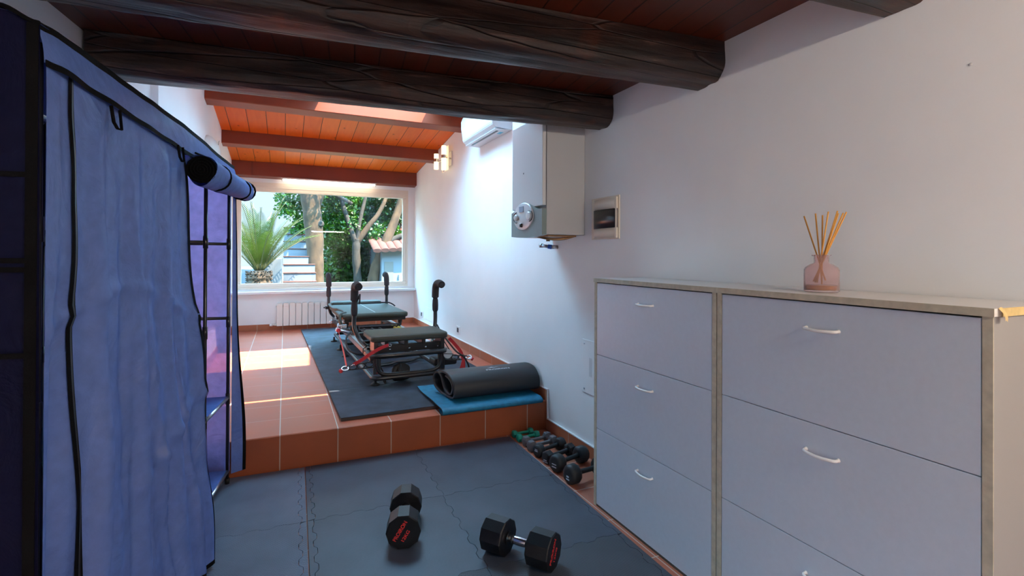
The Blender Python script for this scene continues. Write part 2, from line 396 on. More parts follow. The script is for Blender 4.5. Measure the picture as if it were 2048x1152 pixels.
M['roll_in'] = mat('mat_inner_blue_grey', (.035, .042, .065), .6)
M['blue_mat'] = mat('blue_mat', (.006, .165, .30), .55, noise_amt=.25, noise_scale=22)
M['blue_mat_ink'] = mat('blue_mat_pattern', (.006, .09, .20), .6)
M['reed'] = mat('reed_stick', (.62, .28, .05), .6)
M['liquid'] = mat('amber_liquid', (.60, .26, .04), .15)
M['navy'] = fabric_mat('navy_nonwoven', (.12, .205, .54), (.08, .09, .28), .18)
M['navy_shaded'] = fabric_mat('navy_shaded_fabric', (.008, .009, .034), (.02, .02, .06), .2, sheen=.006)  # darker copy of the navy cloth, shade of the near side put into colour
M['purple'] = fabric_mat('backlit_nonwoven', (.09, .085, .25), (.27, .235, .56), .72, .07, .35)
M['trim_black'] = mat('black_binding', (.004, .004, .005), .85, spec=.1, bump=.2, bump_scale=300)
M['pane'] = pane_mat('window_glass', refl=.022)
M['pane_sky'] = pane_mat('skylight_glass')
M['pane_fill_door'] = pane_mat('fill_door_glass', (.83, .84, .84))  # glass of the added fill door
M['radiator'] = mat('radiator_enamel', (.80, .76, .70), .35)
M['ac'] = mat('air_conditioner_plastic', (.72, .76, .80), .35)
M['ac_under'] = mat('air_conditioner_underside', (.62, .61, .62), .4)
M['sticker'] = mat('cyan_sticker', (.06, .45, .60), .4)
M['plaster'] = mat('plaster', (.72, .68, .62), .8)
M['frond'] = leaf_mat('palm_leaflet', (.012, .030, .001), (.055, .088, .006), .45)
M['frond_rib'] = mat('palm_midrib', (.065, .065, .018), .6)
M['leaf_bright'] = leaf_mat('laurel_leaf', (.003, .034, .001), (.038, .15, .004), .45)
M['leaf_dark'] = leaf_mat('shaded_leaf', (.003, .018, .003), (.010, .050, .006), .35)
M['bark'] = mat('tree_bark', (.046, .026, .012), .9, noise_amt=.55, noise_scale=9, bump=1, bump_scale=14, stretch=(1, 1, .5))
M['bark_dark'] = mat('dark_tree_bark', (.026, .022, .018), .9, noise_amt=.4, noise_scale=12, bump=1, bump_scale=18, stretch=(1, 1, .4))
M['palm_bark'] = mat('palm_trunk_scales', (.045, .028, .016), .9, noise_amt=.5, noise_scale=18)
M['house_white'] = mat('house_white_render', (.11, .135, .16), .9)
M['house_shade'] = mat('house_door_panel', (.09, .09, .085), .7)
M['roof_tile'] = mat('roof_terracotta', (.085, .032, .024), .85, noise_amt=.3, noise_scale=15)
M['stair_red'] = mat('stair_terracotta', (.06, .022, .016), .8)
M['garden'] = mat('garden_ground', (.06, .07, .03), .95, noise_amt=.4, noise_scale=3)

# ================================================================ setting
XR, XF, XL = 1.802, 1.902, -.67
def left_x(y): return -.805 + .13*(y-2.74)
g = G(); g.box(-2.2, 2.0, -2.3, 3.3185, -.08, 0); structure('floor', g, M['tile_floor'])
g = G(); g.box(XL-.1, XF+.1, 3.3195, 8.2, -.08, .2119, .004)
structure('floor_platform', g, M['tile_top'])
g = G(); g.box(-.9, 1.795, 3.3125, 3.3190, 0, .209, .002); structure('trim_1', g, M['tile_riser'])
# right wall, near stretch and set-back far stretch
g = G(); g.box(XR, XR+.3, -2.3, 3.963, -.08, 3.3); structure('wall_right', g, M['paint'])
g = G(); g.box(XF, XF+.2, 3.963, 8.3, -.08, 3.3); structure('wall_right_far', g, M['paint'])
g = G()
for ya, yb, za, zb in ((-2.3, -2.1, -.08, 2.4), (-.2, 3.48, -.08, 2.4), (-2.1, -.2, 2.15, 2.4), (2.9, 3.48, 2.4, 3.3)):
    g.prism([(left_x(ya), ya), (left_x(ya)-.2, ya), (left_x(yb)-.2, yb), (left_x(yb), yb)], za, zb)
structure('wall_left', g, M['paint'])
# glazed door added behind the viewpoint to fill the low room with sky light
dr = thing('fill_light_door', (-1.42, -1.15, 0), rz=-math.atan(.13), kind='structure')
g = G(); g.box(-.05, 0, -.955, -.90, 0, 2.15, .003); g.box(-.05, 0, .90, .955, 0, 2.15, .003); g.box(-.05, 0, -.90, .90, 2.09, 2.15, .003); g.box(-.05, 0, -.90, .90, 0, .05, .003); g.box(-.05, 0, -.025, .025, .05, 2.09, .003); put('fill_door_frame', g, M['cream'], dr)
g = G(); g.box(-.03, -.026, -.90, -.026, .05, 2.09); g.box(-.03, -.026, .026, .90, .05, 2.09); put('pane', g, M['pane_fill_door'], dr)
g = G(); g.tube([(.0, .04, 1.02), (.04, .04, 1.02), (.045, .14, 1.02)], .009, 8); put('door_handle', g, M['chrome'], dr)
g = G(); g.box(XL-.3, XL, 3.48, 8.3, -.08, 3.3); structure('wall_left_far', g, M['paint'])
g = G(); g.box(-2.2, 2.1, -2.5, -2.3, -.08, 2.4); structure('wall_back', g, M['paint'])
# window wall with opening, window
WX0, WX1, WZ0, WZ1 = -.64, 1.80, .80, 2.33
g = G()
g.box(XL-.1, WX0, 8.0, 8.2, 0, 3.0); g.box(WX1, XF+.1, 8.0, 8.2, 0, 3.0)
g.box(WX0, WX1, 8.0, 8.2, 0, WZ0); g.box(WX0, WX1, 8.0, 8.2, WZ1, 3.0)
structure('wall_window', g, M['paint'])
wd = thing('window_1', (.58, 8.05, WZ0), kind='structure')
def frame_loop(g, x0, x1, z0, z1, t, y0, y1, bev=.004):
    g.box(x0, x1, y0, y1, z0, z0+t, bev); g.box(x0, x1, y0, y1, z1-t, z1, bev)
    g.box(x0, x0+t, y0, y1, z0+t, z1-t, bev); g.box(x1-t, x1, y0, y1, z0+t, z1-t, bev)
g = G(); frame_loop(g, -.64, 1.80, .80, 2.28, .03, 8.0, 8.12); g.box(-.64, 1.80, 8.0, 8.10, 2.28, 2.33)
put('frame', g, M['cream'], wd, world=True)
g = G(); frame_loop(g, -.62, 1.78, .818, 2.262, .062, 8.01, 8.075, .008); put('sash', g, M['cream'], wd, world=True)
g = G(); g.box(-.562, 1.722, 8.058, 8.064, .876, 2.204); put('pane', g, M['pane'], wd, world=True)
g = G(); g.box(XL+.002, XF-.002, 7.86, 8.0, .735, .772, .006); structure('trim_2', g, M['silllite'])

# skirting tiles
g = G(); g.box(XF-.011, XF-.0005, 3.98, 7.985, .2125, .2125+.083, .002); structure('baseboard_right_far', g, M['tile_skirt_y'])
g = G(); g.box(XR-.011, XR-.0005, 3.32, 3.97, .2125, .2125+.083, .002); g.box(XR-.011, XR-.0005, 3.30, 3.3195, .0, .2955, .002)
structure('baseboard_right_step', g, M['tile_skirt_y'])
g = G(); g.box(XR-.011, XR-.0005, .3, 3.30, .001, .078, .002); structure('baseboard_right', g, M['tile_skirt_y'])
g = G(); g.box(XL+.001, XF-.012, 7.989, 7.9995, .2125, .2955, .002); structure('baseboard_window', g, M['tile_skirt_x'])
g = G(); g.box(XL+.0005, XL+.011, 3.5, 7.985, .2125, .2955, .002); structure('baseboard_left_far', g, M['tile_skirt_y'])
# white sealant line above the skirting
g = G(); g.box(XR-.013, XR-.0005, .3, 3.30, .0785, .0865, .001); g.box(XF-.013, XF-.0005, 3.98, 7.985, .296, .304, .001)
g.box(XR-.013, XR-.0005, 3.30, 3.97, .296, .304, .001); g.box(XR-.013, XR-.0005, 3.291, 3.2995, .0865, .304, .001)
structure('trim_3', g, M['white'])

# near ceiling: planks
g = G(); g.box(-1.6, XR, -2.3, 3.14, 2.27, 2.32); structure('ceiling', g, M['plank_dark'])
# header above the low ceiling; its narrow slit is added for the thin sun strip
g = G(); g.box(-1.2, XF, 3.10, 3.14, 2.32, 2.560); g.box(-1.2, XF, 3.10, 3.14, 2.730, 3.3)
g.box(-1.2, -.3, 3.10, 3.14, 2.560, 2.730); g.box(1.42, XF, 3.10, 3.14, 2.560, 2.730); structure('wall_header', g, M['paint'])
g = G(); g.box(-.3, 1.42, 3.118, 3.122, 2.560, 2.730); structure('added_sun_slit', g, M['pane_sky'])  # pane of the added slit that shapes the sun strip
# sloping roof with the skylight
def rz_(y): return 2.888-.112*(y-5.27)
def slope_box(g, x0, x1, y0, y1, up=0, th=.05):
    g.prism([(y0, rz_(y0)+up), (y1, rz_(y1)+up), (y1, rz_(y1)+up+th), (y0, rz_(y0)+up+th)], x0, x1, 'X')
SX0, SX1, SY0, SY1 = .335, 1.435, 4.10, 5.266
g = G(); slope_box(g, XL, XF, 3.14, SY0); slope_box(g, XL, XF, SY1, 8.0); slope_box(g, XL, SX0, SY0, SY1); slope_box(g, SX1, XF, SY0, SY1)
structure('ceiling_far', g, M['plank_orange'])
sk = thing('window_2', (.855, 4.67, 3.0), kind='structure')
g = G()
for a in ((SX0-.03, SX0-.001, SY0, SY1), (SX1+.001, SX1+.03, SY0, SY1), (SX0-.03, SX1+.03, SY0-.03, SY0-.001), (SX0-.03, SX1+.03, SY1+.001, SY1+.03)):
    slope_box(g, *a, up=.052, th=.03)
put('frame', g, M['cream'], sk, world=True)
g = G(); slope_box(g, SX0, SX1, SY0, SY1, .06, .004); put('pane', g, M['pane_sky'], sk, world=True)

# dark hewn log beams in the low room
def log_beam(yc_right, slope, wid, zb, seed, label, xs=None):
    x0 = left_x(yc_right+.2)+.004; x1 = XR-.003; n = 70; prof = []
    h = 2.268-zb; hw = wid/2; rr = .055
    # section: flat top, flat near side, rounded lower edges
    pts = [(-hw, h), (-hw, h*.75), (-hw, h*.5), (-hw*.98, rr*1.1), (-hw*.93, rr*.75), (-hw*.82, rr*.36), (-hw*.66, rr*.08), (-hw*.5, 0), (-hw*.1, 0),
           (hw*.3, 0), (hw*.62, 0), (hw*.78, .012), (hw*.92, rr*.7), (hw, rr*1.3), (hw, h*.7), (hw, h)]
    g = G(); cx, cy = (x0+x1)/2, yc_right
    def fn(u, v):
        x = x0+(x1-x0)*u
        k = v*(len(pts)-1); i = min(int(k), len(pts)-2); t = k-i
        a = pts[i][0]*(1-t)+pts[i+1][0]*t; b = pts[i][1]*(1-t)+pts[i+1][1]*t
        nz = noise.noise(Vector((x*1.6, a*9+seed*3.1, b*9)))*.010 + noise.noise(Vector((x*.7+seed, 1.3, 4.2)))*.012
        nz2 = noise.noise(Vector((x*9, a*22+seed, b*22)))*.0035
        zz = zb+b
        if b < h*.95: zz += (nz+nz2)*(1-b/h)
        return (x, yc_right+slope*(XR-x)+a+(nz+nz2)*(1 if b < h*.97 else 0), min(zz, 2.268))
    g.grid(fn, n, 45)
    a = [g.v(fn(0, j/45)) for j in range(46)]; b = [g.v(fn(1, j/45)) for j in range(46)]; g.f(a); g.f(b[::-1])
    g.f([g.v(fn(0, 0)), g.v(fn(1, 0)), g.v(fn(1, 1)), g.v(fn(0, 1))])
    return put('ceiling_beam', g, M['log'], None, label, 'beam', 'dark log beams under the low ceiling')
log_beam(2.585, .088, .175, 2.092, 1, 'dark hewn log beam in front of the orange ceiling, nearest the wall boiler')
log_beam(1.755, .090, .20, 2.095, 2, 'dark hewn log beam with a long pale crack along its lower face')
log_beam(.93, .090, .19, 2.085, 3, 'dark log beam end at the top edge above the shoe cabinets')
log_beam(-.98, .03, .19, 2.085, 4, 'dark log beam behind the viewpoint carrying a tube light')

def planed_beam(y0, zb, label, wd=.16, h=.182):
    g = G(); t = .112
    pts = [(y0, zb), (y0+wd, zb-t*wd), (y0+wd, zb-t*wd+h), (y0, zb+h-.003)]
    pts = [(y0+.006, zb), (y0+wd-.006, zb-t*wd), (y0+wd, zb-t*wd+.006), (y0+wd, rz_(y0+wd)-.001), (y0, rz_(y0)-.001), (y0, zb+.006)]
    g.prism(pts, XL+.002, XF-.002, 'X')
    return put('planed_beam', g, M['beam_red'], None, label, 'beam', 'reddish planed beams of the sloping ceiling')
planed_beam(5.27, 2.71, 'reddish brown planed beam with the bright skylight patch on its face')
planed_beam(6.63, 2.585, 'middle reddish brown planed beam between skylight and window', .14)
planed_beam(7.85, 2.40, 'reddish brown planed beam directly above the garden window and tube light', .145)

# ---------------------------------------------------------------- tube lights
def tube_light(x0, x1, y, z, label, m='light_tube'):
    t = thing('tube_light', ((x0+x1)/2, y, z), label, 'light', group=None)
    g = G(); g.box(x0, x1, y-.012, y+.022, z+.012, z+.034, .003); put('housing', g, M['white'], t, world=True)
    g = G(); g.tube([(x0+.015, y, z), (x1-.015, y, z)], .013, 14); put('tube', g, M[m], t, world=True)
    g = G()
    for a, b in ((x0, x0+.02), (x1-.02, x1)):
        g = G(); g.box(a, b, y-.016, y+.02, z-.016, z+.02, .003); put('end_cap', g, M['white'], t, world=True)
tube_light(-.05, 1.27, 7.84, 2.362, 'lit slim fluorescent tube under the beam over the window')
tube_light(.76, 1.76, -.98, 2.035, 'lit slim fluorescent tube behind the viewpoint, mirrored in the window', 'light_tube_strong')

# ---------------------------------------------------------------- wall sconce on the far right wall
t = thing('wall_sconce', (XF, 6.1, 2.35), 'lit wall sconce of frosted glass plates and tubes under the orange ceiling', 'wall light')
g = G(); g.box(XF-.02, XF-.001, 5.98, 6.22, 2.42, 2.60, .003); put('backplate', g, M['chrome'], t, world=True)
g = G(); g.box(XF-.062, XF-.054, 5.97, 6.24, 2.36, 2.665, .002); put('glass_plate', g, M['sconce_glass'], t, world=True)
for yy, z0, z1 in ((6.02, 2.36, 2.66), (6.36, 2.42, 2.62)):
    g = G(); g.tube([(XF-.105, yy, z0), (XF-.105, yy, z1)], .030, 20); put('glass_tube', g, M['sconce_glow'], t, world=True)
    g = G(); g.tube([(XF-.105, yy, (z0+z1)/2-.004), (XF-.105, yy, (z0+z1)/2+.036)], .032, 20, cap=False); put('chrome_band', g, M['chrome'], t, world=True)
g = G(); g.tube([(XF-.105, 6.02, 2.338), (XF-.105, 6.02, 2.36)], [.008, .016], 12); put('finial', g, M['chrome'], t, world=True)
for q in (((XF-.02, 6.02, 2.51), (XF-.08, 6.02, 2.51)), ((XF-.02, 6.2, 2.52), (XF-.075, 6.34, 2.52))):
    g = G(); g.tube(q, .01, 10); put('bracket', g, M['chrome'], t, world=True)

# plaster half-bowl light on the left far wall
t = thing('plaster_wall_light', (XL, 5.45, 2.25), 'unlit cream plaster half dome light on the wall behind the wardrobe', 'wall light')
g = G()
def dome(u, v):
    th = -PI/2+PI*u; ph = PI/2*v
    return (XL+.11*math.cos(th)*math.cos(ph)+.0015, 5.5+.26*math.sin(th)*math.cos(ph), 2.22+.20*math.sin(ph))
g.grid(dome, 24, 12); put('bowl', g, M['plaster'], t, world=True)
g = G(); g.tube([(XL+.095, 5.45, 2.33), (XL+.098, 5.45, 2.36), (XL+.105, 5.43, 2.365)], .002, 6); put('wire', g, M['blackpaint'], t, world=True)

# ---------------------------------------------------------------- air conditioner
t = thing('air_conditioner', (XF, 4.62, 2.46), 'white split air conditioner high on the wall beside the boiler', 'air conditioner')
prof = [(1.90, 2.458), (1.905-.165, 2.470), (1.712, 2.492), (1.700, 2.56), (1.690, 2.62), (1.688, 2.70), (1.705, 2.745), (1.76, 2.765), (1.90, 2.765)]
g = G(); g.prism([(a, z) for a, z in prof], 4.20, 5.03, 'Y', smooth=False); put('body', g, M['ac'], t, world=True)
g = G(); g.box(1.735, 1.895, 4.205, 5.025, 2.4535, 2.4585); put('underside', g, M['ac_under'], t, world=True)
g = G(); g.box(1.775, 1.795, 4.27, 4.95, 2.450, 2.4545); put('air_slot', g, M['dark_pl'], t, world=True)
g = G(); g.box(1.825, 1.86, 4.30, 4.38, 2.452, 2.4540); put('sticker', g, M['sticker'], t, label='cyan sticker', world=True)
g = G(); g.prism([(1.7075, 2.500), (1.7035, 2.520), (1.7055, 2.520), (1.7095, 2.500)], 4.20, 5.03, 'Y'); put('louvre_edge', g, M['ac_under'], t, world=True)

# ---------------------------------------------------------------- boiler
t = thing('wall_boiler', (XR, 3.04, 1.43), 'tall white wall boiler with a rounded grey control panel under the beam', 'boiler')
BX, BY0, BY1 = 1.486, 2.806, 3.274
g = G(); g.box(BX+.03, XR-.002, BY0, BY1, 1.435, 2.20, .004); put('casing', g, M['boiler_side'], t, world=True)
g = G(); g.box(BX, BX+.026, BY0+.002, BY1-.002, 1.62, 2.20, .005); put('front_cover', g, M['boiler'], t, world=True)
g = G(); n = 20
pts = []
for i in range(n+1):
    u = i/n; y = BY0+.001+(BY1-BY0-.002)*u
    pts.append((y, 1.60 + .055*max(0, math.sin(PI*(u-.08)/.92))**1.6 if u > .08 else 1.60))
for i in range(n+1):
    u = 1-i/n; y = BY0+.001+(BY1-BY0-.002)*u
    pts.append((y, 1.432-.012*math.sin(PI*u)))
g.prism(pts, BX-.004, BX+.030, 'X'); cp = put('control_panel', g, M['teal_grey'], t, label='grey-green curved control panel', world=True)
rot = Matrix.Translation((BX-.004, 3.075, 1.565)) @ Matrix.Diagonal((1, 1.62, 1, 1)) @ Matrix.Rotation(-PI/2, 4, 'Y')
g = G(); g.lathe([(0, .008), (.088, .008), (.093, .004), (.094, 0)], 40, rot); d = put('dial_plate', g, M['silver_pl'], t, label='round silver dial plate', world=True)
for yy, zz, rr in ((3.168, 1.562, .022), (2.968, 1.562, .028)):
    g = G(); g.lathe([(0, .022), (rr*.8, .022), (rr, .018), (rr, .008)], 24, Matrix.Translation((BX-.004, yy, zz)) @ Matrix.Diagonal((1, 1.3, 1, 1)) @ Matrix.Rotation(-PI/2, 4, 'Y')); put('dial', g, M['silver_pl'], t, world=True)
    g = G(); g.tube([(BX-.0145, yy+(.048 if yy > 3.05 else -.048)*math.cos(a*PI/8-PI/2), zz+.036*math.sin(a*PI/8-PI/2)) for a in range(9)], .003, 6); put('dial_scale', g, M['dark_pl'], t, world=True)
g = G(); g.box(BX-.016, BX-.011, 3.06, 3.125, 1.596, 1.634, .001); put('display', g, M['lcd'], t, world=True)
g = G(); g.lathe([(0, .024), (.012, .022), (.014, .008)], 16, Matrix.Translation((BX-.004, 3.085, 1.505)) @ Matrix.Rotation(-PI/2, 4, 'Y')); put('button', g, M['dark_pl'], t, world=True)
g = G(); g.lathe([(0, .0005), (.006, .0008), (.0062, 0)], 14, Matrix.Translation((BX-.0005, 3.085, 1.86)) @ Matrix.Rotation(-PI/2, 4, 'Y')); put('screw_hole', g, M['dark_pl'], t, world=True)
g = G(); g.tube(smooth_path([(BX+.05, 3.0, 1.435), (BX+.07, 2.95, 1.420), (BX+.13, 2.90, 1.408), (BX+.2, 2.87, 1.412), (BX+.27, 2.87, 1.43)]), .008, 8)
g.tube([(BX+.2, 3.1, 1.436), (BX+.2, 3.1, 1.40)], .014, 10); g.box(BX+.06, BX+.27, 2.84, 3.2, 1.424, 1.434); put('pipework', g, M['copper'], t, world=True)
# capped pipe stub on the wall under the boiler
t = thing('pipe_stub', (XR, 3.18, 1.36), 'capped pipe stub with blue tape poking from the wall below the boiler', 'pipe')
g = G(); g.tube([(XR-.002, 3.17, 1.362), (XR-.05, 3.175, 1.362)], .014, 12); g.tube(smooth_path([(XR-.05, 3.175, 1.362), (XR-.075, 3.2, 1.368), (XR-.09, 3.24, 1.372)]), .012, 10)
g.tube([(XR-.088, 3.235, 1.372), (XR-.095, 3.255, 1.373)], .017, 6); put('pipe', g, M['steel'], t, world=True)
g = G(); g.tube([(XR-.045, 3.174, 1.362), (XR-.068, 3.190, 1.366)], .0165, 14); put('tape', g, M['blue_tape'], t, world=True)

# ---------------------------------------------------------------- fuse box, covers, outlets
t = thing('fuse_box', (XR, 2.53, 1.41), 'white wall fuse box with a curved smoked door, right of the boiler', 'fuse box')
g = G(); g.box(XR-.008, XR-.0005, 2.425, 2.715, 1.402, 1.662, .002); g.box(XR-.022, XR-.008, 2.435, 2.69, 1.408, 1.652, .002); put('base_plate', g, M['cream'], t, world=True)
g = G()
def curve_door(z0, z1, y0=2.432, y1=2.685, d=.026):
    p = [(XR-.014, y0)]
    for i in range(13):
        u = i/12; p.append((XR-.016-d*.8*math.sin(PI*u)**.6, y0+(y1-y0)*u))
    p.append((XR-.014, y1)); return p
g.prism(curve_door(1.58, 1.65, d=.018), 1.583, 1.648, 'Z', smooth=True); g.prism(curve_door(1.41, 1.47, d=.018), 1.410, 1.468, 'Z', smooth=True); put('cover', g, M['cream'], t, world=True)
g = G(); g.prism(curve_door(0, 0, d=.026), 1.469, 1.582, 'Z', smooth=True); put('smoked_door', g, M['dark_pl'], t, world=True)
t = thing('wall_cover_plate', (XR, 2.72, .41), 'tall white access plate with three vent slots beside the left shoe cabinet', 'access plate')
g = G(); g.box(XR-.005, XR-.0005, 2.50, 2.825, .405, .752, .002); put('plate', g, M['paint'], t, world=True)
for k in range(3):
    g = G(); g.box(XR-.0056, XR-.0049, 2.735-.012*k, 2.740-.012*k, .52, .64); put('slot', g, M['ac_under'], t, world=True)
for z in (.43, .725): g = G(); g.lathe([(0, .003), (.006, .002), (.007, 0)], 12, Matrix.Translation((XR-.005, 2.80, z)) @ Matrix.Rotation(-PI/2, 4, 'Y')); put('screw', g, M['steel'], t, world=True)
for yy, lab in ((5.727, 'white wall socket with black insert above the skirting beside the reformer'), (7.476, 'small black wall socket low on the wall near the window corner')):
    t = thing('wall_socket', (XF, yy, .36), lab, 'socket')
    g = G(); g.box(XF-.009, XF-.0005, yy-.062, yy+.062, .36, .45, .003); put('plate', g, M['white'], t, world=True)
    g = G(); g.box(XF-.0115, XF-.0085, yy-.03, yy+.03, .378, .432, .001); put('insert', g, M['dark_pl'], t, world=True)
g = G(); g.box(XF-.004, XF-.0005, 6.78, 7.28, .355, .54, .0015)
put('wall_hatch', g, M['paint'], None, 'white painted access hatch low on the far wall near the window', 'hatch')

# ---------------------------------------------------------------- radiator
t = thing('radiator', (.45, 7.93, .2125), 'cream ribbed aluminium radiator under the window', 'radiator')
for i in range(12):
    x = -.10+.0835*i; g = G()
    g.box(x+.003, x+.0805, 7.89, 7.905, .275, .595, .004); g.box(x+.035, x+.049, 7.905, 7.975, .275, .59, .002); g.box(x+.006, x+.077, 7.962, 7.975, .285, .585, .002)
    g.box(x+.014, x+.069, 7.903, 7.96, .592, .600, .003); g.box(x+.012, x+.071, 7.884, 7.892, .555, .585, .002)
    put('section', g, M['radiator'], t, world=True)
g = G(); g.tube([(-.11, 7.935, .29), (.91, 7.935, .29)], .016, 10); g.tube([(-.11, 7.935, .56), (.91, 7.935, .56)], .016, 10)
g.tube([(-.11, 7.935, .29), (-.14, 7.935, .29)], .012, 10); g.tube([(-.14, 7.935, .29), (-.14, 7.99, .29)], .01, 10); put('manifold', g, M['radiator'], t, world=True)
g = G(); g.tube([(-.15, 7.935, .29), (-.19, 7.935, .29)], [.02, .018], 12); put('valve', g, M['white'], t, world=True)
for x in (.1, .7): g = G(); g.box(x, x+.02, 7.975, 7.9985, .50, .54); put('wall_bracket', g, M['white'], t, world=True)

# ================================================================ shoe cabinets
CX = 1.483
def shoe_cabinet(y0, y1, label):
    """y0 < y1; front faces -X at CX"""
    t = thing('shoe_cabinet', ((CX+XR)/2, (y0+y1)/2, 0), label, 'cabinet', group='white three-flap shoe cabinets')
    zt = 1.163
    for a in (y0, y1-.02):
        g = G(); g.box(CX+.003, XR-.014, a, a+.02, .0005, zt, .001); s = put('side_panel', g, M['laminate_side_dimmed'], t, world=True)
        g = G(); g.box(CX-.0005, CX+.0025, a, a+.02, .0005, zt); put('edge_strip', g, M['chip'], s, world=True)
    g = G(); g.box(CX+.003, XR-.014, y0+.021, y1-.021, .0, .02); g.box(XR-.020, XR-.015, y0+.021, y1-.021, .02, 1.14); g.box(CX+.025, XR-.02, y0+.021, y1-.021, 1.14, 1.155)
    for z in (.4, .782): g.box(CX+.03, XR-.02, y0+.021, y1-.021, z-.006, z+.006)
    put('carcass', g, M['gap'], t, world=True)
    g = G(); g.box(CX+.004, CX+.0075, y0+.021, y1-.021, .0005, .010); put('kickboard', g, M['chip'], t, world=True)
    for i, (za, zb) in enumerate(((.7885, 1.1585), (.4065, .786), (.0125, .404))):
        g = G(); g.box(CX+.0005, CX+.018, y0+.0225, y1-.0225, za, zb, .0012); d = put('flap_door', g, M['laminate'], t, world=True)
        zh = (1.078, .700, .315)[i]; yc = (y0+y1)/2; g = G()
        hp = [(CX+.0005, yc-.050, zh+.002), (CX-.014, yc-.048, zh+.001), (CX-.021, yc-.030, zh), (CX-.024, yc, zh-.001), (CX-.021, yc+.030, zh), (CX-.014, yc+.048, zh+.001), (CX+.0005, yc+.050, zh+.002)]
        sp = smooth_path(hp, 5); g.tube(sp, [.0045 if 0 < k < len(sp)-1 else .006 for k in range(len(sp))], 8, flat=1.15); put('handle', g, M['handle_white'], d, world=True)
    g = G(); g.box(CX-.004, XR-.006, y0-.004, y1+.0005, 1.1635, 1.1830, .001); tp = put('top_board', g, M['laminate_w'], t, world=True)
    g = G(); g.box(CX-.0065, CX-.0042, y0-.004, y1+.0005, 1.1632, 1.1832); put('front_edge_band', g, M['chip'], tp, world=True)
    return t, tp
a, tpa = shoe_cabinet(1.400, 2.214, 'white three-flap shoe cabinet beside the dumbbell row, farther of the pair')
b, tpb = shoe_cabinet(.590, 1.3955, 'white three-flap shoe cabinet carrying the reed diffuser, nearer of the pair')
g = G(); g.box(CX+.0045, CX+.01, 1.366, 1.374, .02, 1.155); put('door_stop_strip', g, M['handle_white'], b, world=True)
g = G(); g.box(CX+.028, XR-.007, .5835, .5855, 1.1632, 1.1832); put('side_edge_band', g, M['chip2'], tpb, world=True)
g = G(); g.grid(lambda u, v: (CX+.010+.020*u, .5845-.012*v*(1-.3*u)-.004*math.sin(PI*v), 1.183-.028*v-.004*u*v+.003*math.sin(3*u)), 6, 8); put('peeling_band', g, M['chip2'], tpb, label='peeling yellowed edge band', world=True)

# ---------------------------------------------------------------- reed diffuser
DX, DY, DZ = 1.63, 1.093, 1.1833
t = thing('reed_diffuser', (DX, DY, DZ), 'pink frosted glass reed diffuser with eight sticks on the shoe cabinet', 'diffuser')
m = bpy.data.materials.new('pink_frosted_glass'); m.use_nodes = True; n_, l_ = m.node_tree.nodes, m.node_tree.links; p_ = n_['Principled BSDF']
p_.inputs['Base Color'].default_value = (.97, .80, .80, 1); p_.inputs['Roughness'].default_value = .22; p_.inputs['Transmission Weight'].default_value = .88; p_.inputs['IOR'].default_value = 1.12
M['pink'] = m
g = G(Matrix.Translation((DX, DY, DZ)))
K = 1.36
prof = [(0, .0), (.033, .0), (.036, .003), (.0362, .05), (.036, .060), (.033, .067), (.024, .0745), (.0160, .0785), (.0150, .082), (.0150, .097), (.020, .0985), (.020, .101), (.0130, .101), (.0130, .081), (.022, .072), (.031, .065), (.034, .058), (.034, .006), (0, .006)]
g.lathe([(r*K*1.05, z*1.22) for r, z in prof], 40); put('bottle', g, M['pink'], t, world=True)
g = G(Matrix.Translation((DX, DY, DZ))); g.lathe([(0, .0076), (.0470, .0076), (.0470, .020), (0, .020)], 40); put('oil', g, M['liquid'], t, label='amber oil at the bottle bottom', world=True)
tops = ((.030, 1.176, 1.442), (.0, 1.114, 1.446), (.02, 1.103, 1.440), (-.02, 1.057, 1.447), (.0, 1.040, 1.449), (.01, 1.028, 1.442), (.02, 1.024, 1.445), (-.01, 1.031, 1.440))
for k, (dx, y, z) in enumerate(tops):
    a_ = Vector((DX+dx, y, z)); side = -1 if y > DY else 1
    nk = Vector((DX+dx*.1, DY-.004*side*.6+(.005 if k % 2 else -.003), DZ+.122)); b_ = nk+(nk-a_).normalized()*.098
    b_.x = min(max(b_.x, DX-.02), DX+.02); b_.y = min(max(b_.y, DY-.022), DY+.022)
    g = G(); g.tube([b_, a_], .0024, 8); put('reed_stick', g, M['reed'], t, world=True)
# small mark on the wall
g = G(); g.lathe([(0, .0015), (.0045, .001), (.005, 0)], 12, Matrix.Translation((XR-.0004, .768, 1.858)) @ Matrix.Rotation(-PI/2, 4, 'Y'))
put('wall_plug', g, M['ac_under'], None, 'small grey wall plug high on the bare wall', 'wall plug')

